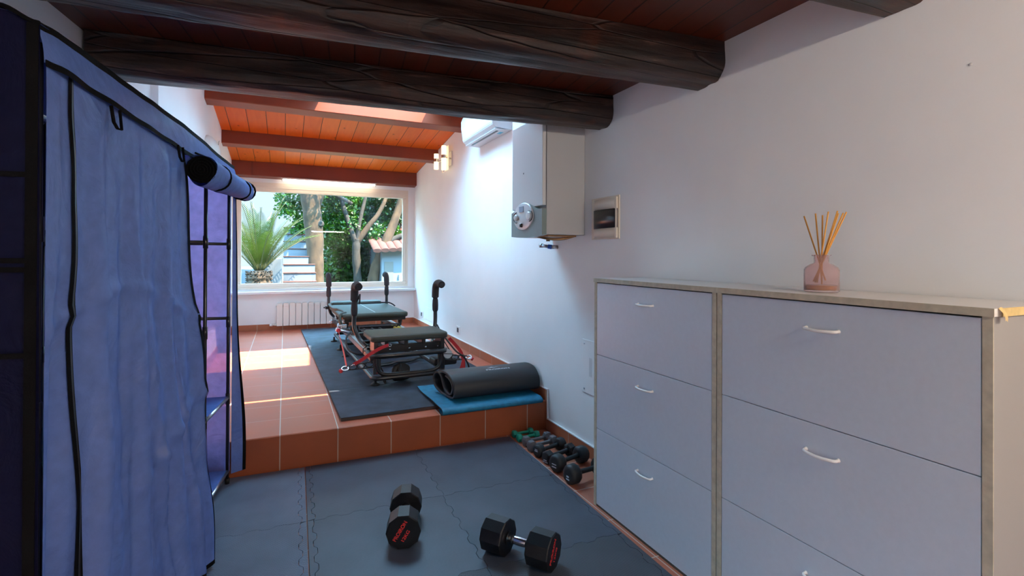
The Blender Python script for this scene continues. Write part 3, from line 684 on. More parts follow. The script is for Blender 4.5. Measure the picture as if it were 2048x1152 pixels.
# ================================================================ foam floor tiles
FT = .674
def jag(n=11, amp=.008):
    """offsets along a unit seam: alternating trapezoid tabs"""
    o = [(0.0, 0.0)]
    for k in range(n):
        a = (k+.15)/n; b = (k+.85)/n; s = amp if k % 2 == 0 else -amp
        if k == n-1: s = 0
        o += [(a+.02/n, s), (b-.02/n, s)]
    o.append((1.0, 0.0)); return o
JG = jag()
def edge_pts(p, q, kind, inset=.0011):
    p, q = Vector(p), Vector(q); d = q-p; nrm = Vector((d.y, -d.x)).normalized()
    if kind == 0: pts = [(0, 0)]
    else:
        J = JG if kind > 0 else [(1-a, -b) for a, b in reversed(JG)]
        pts = J[:-1]
    return [p+d*a+nrm*(b)-nrm*inset for a, b in pts]
fm_rot = Matrix.Rotation(-.020, 4, 'Z'); F0 = Vector((.12, 3.287))
def fpt(c, r): return (c, -r)
def foam_tile(c, r, mt, label):
    x0, x1 = c*FT, (c+1)*FT; y1, y0 = -r*FT, -(r+1)*FT
    s = .03
    right_free = (c in (-1, 1)); left_free = (c == 0)
    xa = x0+(s if left_free else 0); xb = x1-(s if right_free else 0)
    if c == -1 and False: xa = x0
    ctr = F0.to_3d() + fm_rot @ Vector(((x0+x1)/2, (y0+y1)/2, 0))
    t = thing('foam_floor_tile', (ctr.x, ctr.y, .0), label, 'floor tile', -.020, 'interlocking foam floor tiles')
    top_k = 0 if r == 0 else -1; bot_k = 1
    pts = []
    pts += edge_pts((xa, y0), (xb, y0), bot_k)            # bottom, outward normal -y
    pts += edge_pts((xb, y0), (xb, y1), 1)
    pts += edge_pts((xb, y1), (xa, y1), top_k)
    pts += edge_pts((xa, y1), (xa, y0), -1 if not (c == -1) else 0)
    cx, cy = (x0+x1)/2, (y0+y1)/2
    g = G(); g.prism([(p.x-cx, p.y-cy) for p in pts], .0005, .012); put('pad', g, mt, t)
    def strip(xs, xo, side):
        # strip between jagged inner seam and straight outer edge
        inner = edge_pts((xs, y0), (xs, y1), 1, -.0011) if side > 0 else edge_pts((xs, y1), (xs, y0), -1, -.0011)
        o = [Vector((xo-.0028*side, y1-.001)), Vector((xo-.0028*side, y0+.001))] if side > 0 else [Vector((xo+.0028, y0+.001)), Vector((xo+.0028, y1-.001))]
        P = inner+o; g = G(); g.prism([(p.x-cx, p.y-cy) for p in P], .0005, .0118); put('edge_strip', g, mt, t)
    if right_free: strip(xb, x1, 1)
    if left_free: strip(xa, x0, -1)
names = {(-1, 0): 'ribbed grey foam floor tile between wardrobe and step', (0, 0): 'smooth grey foam floor tile against the middle of the step',
         (1, 0): 'smooth grey foam floor tile at the step beside the small dumbbells', (-1, 1): 'ribbed grey foam floor tile just before the open wardrobe shelf',
         (0, 1): 'smooth grey foam floor tile under the upright red-lettered dumbbell', (1, 1): 'smooth grey foam floor tile at the far shoe cabinet corner',
         (-1, 2): 'ribbed grey foam floor tile under the hanging wardrobe flap', (0, 2): 'ribbed grey foam floor tile at the bottom edge between dumbbell and wardrobe',
         (1, 2): 'ribbed grey foam floor tile in front of the shoe cabinets'}
for (c, r), lab in names.items():
    foam_tile(c, r, M['foam_rib'] if c == -1 else M['foam_rib_dark'] if r == 2 else M['foam_smooth'], lab)

# ================================================================ platform rubber mats
mr = .028
ys = [0, .75, 1.40, 2.06, 2.72, 3.38, 4.30]
labs = ['black rubber mat at the platform edge under the rolled mats', 'black rubber mat under the near feet of the reformer', 'black rubber mat under the near handles of the reformer',
        'black rubber mat with a pale sunlit patch under the reformer', 'black rubber mat beside the sun patch on the tiles', 'black rubber mat nearest the radiator']  # sunlit patch is cast through the skylight
for i, lab in enumerate(labs):
    ctr = Vector((.34, 3.43, 0)) + Matrix.Rotation(mr, 4, 'Z') @ Vector((.685, (ys[i]+ys[i+1])/2, 0))
    h = (ys[i+1]-ys[i])/2-.0015
    t = thing('rubber_mat', (ctr.x, ctr.y, .212), lab, 'mat', mr, 'black rubber mats on the platform')
    g = G(); g.box(-.685, .685, -h, h, .0195, .0235, .001); put('top_layer', g, M['mat_plat'], t)
    g = G(); g.box(-.684, .684, -h, h, .0005, .0193, .001); put('brown_underlayer', g, M['foam_edge'], t)
PZ = .2355

# ================================================================ reformer
t = thing('pilates_reformer', (.955, 4.10, PZ), 'black pilates reformer with padded carriage and four foam handles on the platform', 'exercise machine', .028)
RF = t
def rp_(name, g, m, parent=None, label=None): return put(name, g, M[m], parent or RF, label)
# heights here are above the mats (world z minus .2355)
Hn = .251; Lr = 2.75
g = G()   # lower floor frame loop
def rloop(x, y0, y1, z, r, rad, n=6):
    P = []
    for cx, cy, a0 in ((x-rad, y0+rad, -PI/2), (x-rad, y1-rad, 0), (-x+rad, y1-rad, PI/2), (-x+rad, y0+rad, PI)):
        for k in range(n+1):
            a = a0+PI/2*k/n; P.append((cx+rad*math.cos(a), cy+rad*math.sin(a), z))
    return P
g.tube(rloop(.305, .0, Lr-.2, .072, .0, .06), .0175, 12, closed=True); 
g.tube([(-.3, 1.75, .072), (.3, 1.75, .072)], .015, 10); rp_('floor_frame', g, 'blackpaint')
g = G()   # near trapezoid leg hoop
for yy in (.03, Lr-.25):
    g = G(); g.tube(smooth_path([(-.275, yy, .235), (-.272, yy, .17), (-.25, yy, .115), (-.20, yy, .093), (-.12, yy, .088), (.0, yy, .088), (.12, yy, .088), (.20, yy, .095), (.245, yy, .12), (.268, yy, .17), (.272, yy, .235)], 5), .016, 10); rp_('leg_hoop', g, 'blackpaint')
g = G(); g.tube(smooth_path([(-.305, .30, .245), (-.315, .12, .25), (-.30, .02, .252), (-.22, -.012, .253), (0, -.018, .254), (.22, -.012, .254), (.30, .02, .253), (.315, .12, .25), (.305, .30, .245)], 6), .0205, 14); rp_('front_bumper', g, 'blackpaint')
for sx in (-1, 1):
    g = G(); g.box(sx*.29-.032, sx*.29+.032, .05, Lr-.05, .205, .252, .006); rl = rp_('rail', g, 'blackpaint')
    g = G(); g.box(sx*.29-.026, sx*.29+.026, .10, Lr-.1, .2525, .2545); put('rail_track', g, M['steel'], rl)
    for yy in (.10, 1.40, 1.80, Lr-.35):
        g = G(); g.lathe([(0, 0), (.036, 0), (.038, .008), (.030, .016), (.012, .022), (.010, .058), (0, .058)], 24, Matrix.Translation((sx*(.27 if yy < .2 else .33), yy, .0))); rp_('foot', g, 'black_rubber')
# cross boxes and spring bar
g = G(); g.box(-.285, .285, .07, .12, .262, .322, .004); sb = rp_('spring_bar', g, 'blackpaint')
for x in (-.16, .0, .14, .25):
    g = G(); g.lathe([(0, .010), (.008, .009), (.010, 0)], 12, Matrix.Translation((x, .069, .288)) @ Matrix.Rotation(PI/2, 4, 'X')); put('bolt', g, M['chrome'], sb)
g = G()
for x in (-.19, -.03, .12): g = G(); g.box(x-.016, x+.016, .05, .20, .315, .36, .003); rp_('pad_support', g, 'blackpaint')
for x in (-.28, .28): g = G(); g.box(x-.016, x+.016, .03, .20, .23, .365, .003); rp_('pad_support', g, 'blackpaint')
def pad(g, x0, x1, y0, y1, z0, z1, rad=.04, r2=.016):
    def ring(ins, z):
        P = []; r = max(rad-ins, .004)
        for cx, cy, a0 in ((x1-rad, y0+rad, -PI/2), (x1-rad, y1-rad, 0), (x0+rad, y1-rad, PI/2), (x0+rad, y0+rad, PI)):
            for k in range(7):
                a = a0+PI/2*k/6; P.append((cx+r*math.cos(a), cy+r*math.sin(a), z))
        return P
    L = [(r2, z0), (r2*.3, z0+r2*.3), (0, z0+r2)]+[(0, z1-r2), (r2*.12, z1-r2*.6), (r2*.4, z1-r2*.25), (r2, z1), (r2*2.2, z1+.001)]
    RR = [[g.v(p) for p in ring(i, z)] for i, z in L]
    for a, b in zip(RR, RR[1:]):
        n = len(a)
        for k in range(n): g.f([a[k], a[(k+1) % n], b[(k+1) % n], b[k]], True)
    g.f(RR[0][::-1]); g.f(RR[-1], True)
g = G(); pad(g, -.322, .322, .0, .41, .360, .412); fp = rp_('foot_platform_pad', g, 'leather')
g = G(); g.tube([(p[0], p[1], .372) for p in rloop(.3225, .0, .41, 0, 0, .04)], .003, 6, closed=True); put('piping', g, M['black_rubber'], fp)
# carriage
Cy = 1.46
g = G(); pad(g, -.37, .355, Cy, Cy+1.14, .375, .428, .06, .018); cg = rp_('carriage_pad', g, 'leather', label='wide padded black carriage')
g = G(); g.box(-.33, .33, Cy+.05, Cy+1.1, .340, .376, .004); put('carriage_base', g, M['blackpaint'], cg)
g = G(); pad(g, -.36, .345, Cy-.02, Cy+.10, .385, .434, .04, .018); put('front_roll', g, M['leather'], cg)
g = G(); g.tube(smooth_path([(-.37, Cy+1.1, .44), (-.385, Cy+.8, .445), (-.37, Cy+.55, .44), (-.325, Cy+.45, .437), (-.30, Cy+.2, .43), (-.36, Cy+.06, .43), (-.38, Cy+.0, .39), (-.37, Cy-.01, .33)], 6), .017, 10); put('side_bumper', g, M['leather'], cg)
g = G(); g.tube(smooth_path([(-.2, Cy+1.13, .432), (.3, Cy+1.13, .438), (.39, Cy+1.10, .43), (.43, Cy+1.02, .40)], 5), .009, 8); put('rear_cord', g, M['foam'], cg)
g = G(); g.box(.003, .009, Cy+.10, Cy+1.12, .4292, .4300); put('centre_line', g, M['silver_pl'], cg, label='pale centre line')  # thin pale strip down the middle of the carriage pad
g = G(); pad(g, -.33, .30, Cy+1.20, Cy+1.42, .40, .455, .05); hr = rp_('headrest', g, 'leather')
g = G(); g.box(-.25, .25, Cy+1.1, Cy+1.35, .37, .40); put('headrest_bracket', g, M['blackpaint'], hr)
for sx in (-1, 1):
    for yy in (Cy+.15, Cy+.95):
        g = G(); g.tube([(sx*.29-.012, yy, .295), (sx*.29+.012, yy, .295)], .030, 18); g.box(sx*.29-.02, sx*.29+.02, yy-.02, yy+.02, .30, .345); rp_('carriage_wheel', g, 'black_rubber')
# springs
for x in (-.16, -.08, .0, .16, .20):
    g = G(); P = []
    for k in range(0, 200):
        a = k*.9; P.append((x+.013*math.cos(a), .95+.0028*k, .285+.013*math.sin(a)))
    g.tube(P, .0028, 5); rp_('spring', g, 'brass' if x > .1 else 'blackpaint')
g = G(); g.box(-.27, .27, .90, .96, .24, .31, .004); g.box(-.27, .27, 1.5, 1.56, .24, .30, .004); rp_('spring_crossbar', g, 'blackpaint')
# handles: metal post, sleeve, curved foam grip
def handle(x, y, sgn, sx, ztop, name='handle'):
    """sgn: -1 bends towards the near end, +1 away; sx: side of the machine"""
    zt = ztop
    xo = x
    g = G(); g.tube(smooth_path([(sx*.295, y-.32*(-sgn)*0+(-.20 if sgn < 0 else .16), .262), (sx*.305, y+(-.12 if sgn < 0 else .10), .278), (sx*.345, y+(-.035 if sgn < 0 else .03), .33), (xo, y, .43), (xo, y, .55), (xo, y, zt-.14)], 6), .0185, 12)
    h = rp_('handle_post', g, 'blackpaint')
    g = G(); g.tube([(xo, y, .53), (xo, y, .545), (xo, y, .59), (xo, y, .64), (xo, y, .655)], [.020, .027, .029, .026, .020], 14); put('sleeve', g, M['foam'], h)
    g = G(); P = smooth_path([(xo, y, .655), (xo, y, zt-.11), (xo, y+sgn*.012, zt-.04), (xo, y+sgn*.05, zt-.005), (xo+.004, y+sgn*.11, zt+.004), (xo+.008, y+sgn*.17, zt-.008)], 7)
    rr = [.024 if k < 3 else .033 for k in range(len(P))]; g.tube(P, rr, 16); gr = put('foam_grip', g, M['foam'], h)
    e = P[-1]; d = (P[-1]-P[-2]).normalized(); g = G(); g.tube([e+d*.0005, e+d*.002], .018, 12); put('grip_hole', g, M['blackpaint'], gr)
    return h
handle(-.385, .46, -1, -1, .80); handle(.365, .52, -1, 1, .80)
handle(-.372, 2.62, 1, -1, .80); handle(.352, 2.62, 1, 1, .80)
g = G(); g.tube(smooth_path([(-.375, .52, .63), (-.36, .46, .66), (-.350, .40, .72), (-.352, .38, .70), (-.354, .385, .64)], 4), .007, 6); rp_('grip_strap', g, 'foam')
for sx, ty in ((-1, .245), (1, .3)):
    g = G(); g.box(sx*.305-.036, sx*.305+.036, ty-.006, ty+.006, .2545, .2585); g.tube([(sx*.345, ty, .235), (sx*.345, ty, .275), (sx*.31, ty, .30), (sx*.27, ty, .285)], .004, 6); rp_('cable_tie', g, 'black_rubber')
# clamps and pulleys
for x, y, z in ((-.385, 2.60, .40), (-.33, 1.55, .30), (-.36, 2.2, .27)):
    g = G(); g.box(x-.03, x+.03, y-.03, y+.03, z-.02, z+.02, .006); g.tube([(x-.05, y, z), (x-.02, y, z)], .01, 8); rp_('clamp', g, 'steel' if z < .35 else 'blackpaint')
# outrigger plates with holes, rings, carabiners and red straps
def strap(P, wd, m, name, parent=None, th=.0018):
    g = G(); P = [Vector(p) for p in smooth_path(P, 6)]
    prev = None
    for k, p in enumerate(P):
        tt = (P[min(k+1, len(P)-1)]-P[max(k-1, 0)]).normalized(); sd = tt.cross(Vector((.25, 1, .15))).normalized()*wd/2; nn = tt.cross(sd).normalized()*th
        ring = [g.v(p+sd+nn), g.v(p-sd+nn), g.v(p-sd-nn), g.v(p+sd-nn)]
        if prev:
            for q in range(4): g.f([prev[q], prev[(q+1) % 4], ring[(q+1) % 4], ring[q]])
        else: g.f(ring)
        prev = ring
    g.f(prev); return put(name, g, M[m], parent or RF)
for sx in (-1, 1):
    g = G(); tip = Vector((sx*.505, .04, .172)); base = Vector((sx*.29, .04, .19))
    d = (tip-base); n = Vector((0, 0, 1))
    for k in range(3):   # rounded links of the perforated arm
        c = base+d*(.18+.30*k); g.tube([c+Vector((.030*math.cos(a*PI/8), 0, .021*math.sin(a*PI/8))) for a in range(16)], .0045, 8, closed=True)
    g.tube([base+Vector((0, 0, .02)), tip+Vector((0, 0, .012))], .005, 8); g.tube([base-Vector((0, 0, .03)), tip-Vector((0, 0, .016))], .005, 8)
    g.box(min(sx*.24, sx*.30), max(sx*.24, sx*.30), .03, .05, .10, .235, .004); arm = rp_('outrigger_arm', g, 'blackpaint')
    g = G(); c = tip+Vector((sx*.012, -.01, 0))
    for q in range(2): g.tube([c+Vector((.026*math.cos(a*PI/8), .01*q+.018*math.sin(a*PI/8), .012*math.sin(a*PI/8+q*.9))) for a in range(16)], .0045, 8, closed=True)
    put('metal_ring', g, M['chrome'], arm)
    g = G(); g.tube([c+Vector((sx*.028, 0, -.012)), c+Vector((sx*.040, -.006, -.022))], [.018, .014], 12); put('red_stopper', g, M['red_strap'], arm)
# left side: long strap back to a pulley block, short strap up to an eyelet on the spring bar
strap([(-.505, .05, .185), (-.49, .30, .235), (-.475, .62, .29), (-.452, 1.0, .335)], .020, 'red_strap', 'red_strap')
strap([(-.455, .02, .20), (-.40, -.01, .235), (-.33, -.03, .285), (-.24, -.02, .325), (-.185, .0, .335)], .026, 'red_strap', 'red_strap')
g = G(); g.tube([(-.176+.011*math.cos(a*PI/6), -.004, .333+.011*math.sin(a*PI/6)) for a in range(12)], .003, 6, closed=True); rp_('eyelet', g, 'chrome')
g = G(); g.tube([(-.475, .03, .187), (-.445, .01, .203)], .006, 8); rp_('carabiner', g, 'chrome')
g = G(); g.tube([(-.452, .98, .335), (-.452, 1.06, .335)], .022, 14); g.tube([(-.452, 1.02, .335), (-.452, 1.02, .40)], .009, 8); g.tube([(-.452, 1.03, .335), (-.32, 1.06, .29)], .012, 8); pb = rp_('pulley_block', g, 'steel')
g = G(); g.tube([(-.452, .965, .338), (-.452, .982, .338)], .019, 12); put('red_stopper', g, M['red_strap'], pb)
# right side: round pulley, bunch of red straps and black cord
g = G(); g.tube([(.315, -.006, .225), (.315, .012, .225)], .038, 24); pl = rp_('round_pulley', g, 'silver_pl'); g = G(); g.tube([(.272, -.010, .23), (.36, -.010, .222)], .0035, 6); put('pulley_cord', g, M['blackpaint'], pl)
strap([(.36, .10, .34), (.42, .12, .28), (.475, .10, .20), (.49, .08, .10), (.47, .06, .03)], .028, 'red_strap', 'red_strap')
strap([(.46, .0, .17), (.44, -.01, .11), (.42, .0, .05), (.45, .0, .02)], .026, 'red_strap', 'red_strap')
g = G(); g.tube(smooth_path([(.345, .40, .42), (.355, .3, .36), (.37, .15, .30), (.40, .03, .235), (.455, 0, .19), (.50, .0, .12), (.52, .02, .04)], 5), .007, 8)
g.tube(smooth_path([(.33, .38, .41), (.33, .2, .33), (.35, .04, .24)], 4), .005, 6); rp_('black_cord', g, 'foam')
g = G(); g.tube([(.40+.016*math.cos(a*PI/6), -.02, .045+.018*math.sin(a*PI/6)) for a in range(12)], .003, 6, closed=True); rp_('ring', g, 'chrome')
g = G(); g.box(.25, .46, .16, .34, .09, .15, .02, 3); rp_('end_weight', g, 'black_rubber')
g = G(); g.tube(smooth_path([(-.33, 1.05, .30), (-.39, .90, .27), (-.40, .72, .20), (-.33, .62, .165), (-.2, .66, .15), (-.05, .9, .16)], 6), .009, 8); rp_('hanging_cord', g, 'foam'); g = G()
g.tube(smooth_path([(-.27, .1, .25), (-.26, .06, .17), (-.235, .03, .10), (-.215, .02, .035), (-.20, .04, .03), (-.215, .05, .10), (-.24, .06, .16)], 5), .006, 6); rp_('hanging_cord', g, 'foam')
strap([(-.275, .04, .22), (-.272, .035, .15), (-.268, .03, .11)], .02, 'red_strap', 'red_strap')
g = G(); g.grid(lambda u, v: (-.22+.42*u, 1.05+.2*v+.02*math.sin(7*u), .30-.035*math.sin(PI*v)*math.sin(PI*u)-.02*u), 14, 6); g.grid(lambda u, v: (-.2+.4*u, 1.3+.12*v, .31-.05*math.sin(PI*v)), 8, 6); rp_('black_sling', g, 'foam')
# things lying on the mat beneath
def lumpy(name, cx, cy, z0, sx, sy, sz, rz, m, label, cat):
    g = G(Matrix.Translation((cx, cy, z0)) @ Matrix.Rotation(rz, 4, 'Z'))
    def fn(u, v):
        a = 2*PI*u; ph = PI*v-PI/2; r = 1+.25*noise.noise(Vector((math.cos(a)*1.7, math.sin(a)*1.7, ph*1.5+cx*9)))
        z = math.sin(ph); return (sx*math.cos(a)*math.cos(ph)*r, sy*math.sin(a)*math.cos(ph)*r, sz*max(0, (z+1))*(.5+.28*math.sin(3*a+1))+.001)
    g.grid(fn, 26, 10); return put(name, g, m, None, label, cat, origin=(cx, cy, z0))
lumpy('ankle_strap', .90, 4.25, PZ, .085, .05, .10, .3, M['black_neo'], 'crumpled black padded strap lying inside the near end of the reformer', 'strap')
g = G()
g.tube(smooth_path([(.78, 4.80, .255), (.92, 4.82, .258), (1.0, 4.90, .258), (1.12, 4.88, .262), (1.25, 5.02, .258), (1.33, 5.0, .252)], 6), [.014]*31, 8, flat=.9); g.tube(smooth_path([(.80, 4.87, .252), (1.0, 4.95, .252), (1.2, 4.98, .252)], 6), .012, 8)
put('resistance_band', g, M['black_neo'], None, 'black resistance band snaking on the mat under the reformer', 'band', origin=(1, 4.9, .24))

# ================================================================ rolled mats on the step
t = thing('rolled_exercise_mat', (1.40, 3.58, .275), 'thick black exercise mat loosely rolled on top of the blue mat', 'exercise mat')
BXa, BXb = 1.015, 1.775
def mat_sheet(path, th, x0, x1, skew=0):
    """sheet of thickness th following a (y,z) path, extruded along X"""
    P = [Vector((0, a, b)) for a, b in path]; P = smooth_path(P, 7); out_ = []; inn = []
    for k, p in enumerate(P):
        tt = (P[min(k+1, len(P)-1)]-P[max(k-1, 0)]).normalized(); nn = Vector((0, -tt.z, tt.y))*th/2
        out_.append(p+nn); inn.append(p-nn)
    return out_, inn
# outer wrap: starts at the top back, over the front, beneath, up the back, then an S fold inwards
path = [(3.70, .438), (3.62, .446), (3.53, .437), (3.465, .395), (3.445, .345), (3.455, .300), (3.50, .286), (3.58, .286), (3.68, .288), (3.765, .310), (3.80, .355), (3.775, .405), (3.72, .424), (3.665, .405), (3.635, .360), (3.60, .318), (3.545, .303), (3.495, .315), (3.475, .350), (3.485, .385), (3.53, .413), (3.59, .424)]
path = [(a-.055, b-.006) for a, b in path]
o_, i_ = mat_sheet(path, .011, 0, 0)
g = G(); n = len(o_)
def ends(x0, x1, shift=0): pass
secs = [0, .02, .5, .98, 1]
rows = []
for u in secs:
    x = BXa+(BXb-BXa)*u
    rows.append(([g.v((x+(1-u)*(.025+(3.75-p.y)*.15), p.y, p.z)) for p in o_], [g.v((x+(1-u)*(.025+(3.75-p.y)*.15), p.y, p.z)) for p in i_]))
for a, b in zip(rows, rows[1:]):
    for k in range(n-1):
        g.f([a[0][k], a[0][k+1], b[0][k+1], b[0][k]], True); g.f([a[1][k], b[1][k], b[1][k+1], a[1][k+1]], True)
    for k in (0, n-1): g.f([a[0][k], b[0][k], b[1][k], a[1][k]])
for r_ in (rows[0], rows[-1]):
    for k in range(n-1): g.f([r_[0][k], r_[0][k+1], r_[1][k+1], r_[1][k]])
rm = put('mat_roll', g, M['roll_mat'], t, world=True)
# printed mark on the roll top
Mt = Matrix.Translation((1.475, 3.493, .4415)) @ Matrix.Rotation(.10, 4, 'X') @ Matrix.Rotation(0, 4, 'Z')
text_mesh('printed_lettering', 'PROIRON', .034, M['white_ink'], t, t.matrix_world.inverted() @ Mt @ Matrix.Diagonal((1.3, .9, 1, 1)), True)
g = G(Matrix.Translation((1.44, 3.525, .4442)) @ Matrix.Rotation(.08, 4, 'X')); g.prism([(-.04, 0), (0, .028), (.02, .018), (.06, .020), (.02, .012), (-.01, .014)], 0, .0006); put('printed_mark', g, M['white_ink'], t, world=True)

t = thing('folded_blue_mat', (1.35, 3.5, .2125), 'blue patterned yoga mat folded under the black rolled mat on the step', 'yoga mat')
bp_ = [(3.905, .262), (3.80, .252), (3.66, .254), (3.50, .258), (3.40, .256), (3.335, .256), (3.290, .256), (3.262, .244), (3.262, .228), (3.285, .2165), (3.32, .222), (3.345, .240)]
o_, i_ = mat_sheet(bp_, .007, 0, 0)
g = G(); n = len(o_); rows = []
for u in (0, .04, .5, 1):
    x = .975+(1.735-.975)*u
    wob = .0
    rows.append(([g.v((x+(.0 if u else -.0)-(0.10*(p.y-3.26)*.25 if u == 0 else 0), p.y, p.z)) for p in o_], [g.v((x-(0.10*(p.y-3.26)*.25 if u == 0 else 0), p.y, p.z)) for p in i_]))
for a, b in zip(rows, rows[1:]):
    for k in range(n-1):
        g.f([a[0][k], a[0][k+1], b[0][k+1], b[0][k]], True); g.f([a[1][k], b[1][k], b[1][k+1], a[1][k+1]], True)
    for k in (0, n-1): g.f([a[0][k], b[0][k], b[1][k], a[1][k]])
put('mat_sheet', g, M['blue_mat'], t, world=True)
g = G()
for r_ in (0, 3):
    x = (.975, 1.735)[r_ > 0]+(-.0012 if r_ == 0 else .0012)
    A = [g.v((x-(0.10*(p.y-3.26)*.25 if r_ == 0 else 0), p.y, p.z)) for p in o_]; B = [g.v((x-(0.10*(p.y-3.26)*.25 if r_ == 0 else 0), p.y, p.z)) for p in i_]
    for k in range(n-1): g.f([A[k], A[k+1], B[k+1], B[k]])
put('mat_edge', g, M['black_neo'], t, label='black edge of the blue mat', world=True)
g = G(); fy = 3.2582
for x in (1.18, 1.19, 1.30): g.box(x, x+.003, fy-.0015, fy, .228, .246)
for k in range(4): g.box(1.325, 1.365, fy-.0015, fy, .229+.005*k, .231+.005*k)
g.tube([(1.415+.013*math.cos(a*PI/6), fy, .238+.009*math.sin(a*PI/6)) for a in range(12)], .0016, 4, closed=True)
g.box(1.40, 1.43, fy-.0015, fy, .237, .239)
for k in range(4): g.box(1.445+.008*k, 1.449+.008*k, fy-.0015, fy, .228, .247)
put('printed_pattern', g, M['blue_mat_ink'], t, world=True)

# ================================================================ dumbbells
def poly_head(g, n, r, x0, x1, rot, bev=.006):
    def ring(rr, x): return [g.v((x, rr*math.cos(2*PI*(k+rot)/n), rr*math.sin(2*PI*(k+rot)/n))) for k in range(n)]
    L = [(r-bev, x0), (r, x0+bev), (r, x1-bev), (r-bev, x1)]; RR = [ring(a, b) for a, b in L]
    for a, b in zip(RR, RR[1:]):
        for k in range(n): g.f([a[k], a[(k+1) % n], b[(k+1) % n], b[k]])
    g.f(RR[0][::-1]); g.f(RR[-1])
def big_dumbbell(cx, cy, ang, label, side):
    """axis along local X, 12-sided rubber heads, chrome handle"""
    R_ = .076
    t = thing('rubber_dumbbell', (cx, cy, .0122), label, 'dumbbell', ang, 'black multi-sided dumbbells with red lettering')
    Z = R_*math.cos(PI/10)
    U = Matrix.Translation((0, 0, Z))
    for s in (-1, 1):
        g = G(U); poly_head(g, 10, R_, *(sorted((s*.058, s*.160))), rot=.5+2.5, bev=.004)
        h = put('weight_head', g, M['db_rubber'], t)
        g = G(U); g.tube([(s*.050, 0, 0), (s*.058, 0, 0)], .026, 20); put('collar', g, M['db_rubber'], h)
        # lettering on the outer face
        F = U @ Matrix.Translation((s*.1604, 0, 0)) @ Matrix.Rotation(PI/2*s, 4, 'Z') @ Matrix.Rotation(PI/2, 4, 'X') @ Matrix.Rotation(1.02, 4, 'Z')
        text_mesh('red_lettering', 'PROIRON', .0235, M['red_ink'], h, F @ Matrix.Translation((0, .016, 0)) @ Matrix.Diagonal((.95, 1, 1, 1)), True)
        text_mesh('red_lettering', '12KG', .020, M['red_ink'], h, F @ Matrix.Translation((-.008, -.016, 0)) @ Matrix.Diagonal((1.2, 1, 1, 1)), True)
    g = G(U); P = [(-.058, .0135), (-.046, .013), (-.040, .015), (-.030, .0165), (0, .0178), (.030, .0165), (.040, .015), (.046, .013), (.058, .0135)]
    g.tube([(x, 0, 0) for x, r in P], [r for x, r in P], 20); hd = put('handle', g, M['chrome'], t)
    for x in (-.034, .034): g = G(U); g.tube([(x-.003, 0, 0), (x+.003, 0, 0)], .0172, 20); put('knurl_band', g, M['blackpaint'], hd)
    return t
ax = Vector((.26, .965)); ang = math.atan2(.965, .26)
big_dumbbell(.481+.26*.155, 2.196+.965*.155, ang, 'black ten-sided dumbbell with red lettering facing out, nearer the wardrobe', -1)
big_dumbbell(.918, 1.925, math.atan2(-.806, .59), 'black ten-sided dumbbell with a chrome handle showing, nearer the shoe cabinets', 1)

def small_dumbbell(x0, y0, x1, y1, r, n, m, label, hl, hr=.013, soft=.006, ink=None):
    """heads at the two ends of the floor line; y0/x0: end nearest the foam tiles"""
    d = Vector((x1-x0, y1-y0, 0)); L = d.length; ang = math.atan2(d.y, d.x); c = ((x0+x1)/2-.012, (y0+y1)/2, .0008)
    t = thing('small_dumbbell', c, label, 'dumbbell', ang, 'row of small dumbbells along the wall')
    Z = r*math.cos(PI/n); U = Matrix.Translation((0, 0, Z))
    for s in (-1, 1):
        g = G(U); xs = sorted((s*L/2, s*(L/2-hl)))
        def ring(rr, x): return [g.v((x, rr*math.cos(2*PI*(k+.5)/n-PI/2), rr*math.sin(2*PI*(k+.5)/n-PI/2))) for k in range(n)]
        PR = [(r*.55, xs[0]), (r*.86, xs[0]+.003), (r*.97, xs[0]+soft), (r, xs[0]+soft*1.6), (r, xs[1]-soft*1.6), (r*.97, xs[1]-soft), (r*.86, xs[1]-.003), (r*.55, xs[1])]
        RR = [ring(a, b) for a, b in PR]
        for a, b in zip(RR, RR[1:]):
            for k in range(n): g.f([a[k], a[(k+1) % n], b[(k+1) % n], b[k]], n > 7)
        g.f(RR[0][::-1]); g.f(RR[-1]); h = put('weight_head', g, m, t)
        if ink and s < 0:
            g = G(U)
            for q, (aa, bb, hh) in enumerate(ink): g.box(-L/2-.0012, -L/2-.0002, -aa, aa, bb, bb+hh)
            o = put('printed_label', g, M['white_ink'], h)
    g = G(U); g.tube([(-L/2+hl-.002, 0, 0), (-L/2+hl+.012, 0, 0), (L/2-hl-.012, 0, 0), (L/2-hl+.002, 0, 0)], [hr*1.25, hr, hr, hr*1.25], 14); put('handle', g, m, t)
S = small_dumbbell
S(1.500, 3.255, 1.665, 3.262, .026, 6, M['green_vinyl'], 'small green dumbbell touching the step, farthest in the row', .036, .010)
S(1.495, 3.165, 1.672, 3.180, .028, 6, M['green_vinyl'], 'small green dumbbell between the other green one and the grey pair', .038, .010)
S(1.500, 3.070, 1.715, 3.095, .036, 6, M['grey_vinyl'], 'small grey hexagonal dumbbell next to the green pair', .044, .012)
S(1.492, 2.975, 1.715, 3.008, .038, 6, M['grey_vinyl'], 'small grey hexagonal dumbbell next to the black dumbbells', .046, .013)
S(1.492, 2.868, 1.728, 2.930, .042, 8, M['black_neo'], 'small black dumbbell lying against the grey pair', .055, .013, .008, ((.014, .0, .006), (.012, .010, .004)))
S(1.497, 2.755, 1.735, 2.820, .042, 7, M['black_neo'], 'small black dumbbell, second black one from the grey pair', .052, .014, .009, ((.014, -.016, .005), (.022, -.026, .004)))
S(1.487, 2.625, 1.750, 2.700, .053, 12, M['black_neo'], 'round black dumbbell with a white bar print, second nearest the cabinet', .066, .014, .014, ((.018, -.02, .006), (.018, -.004, .006)))
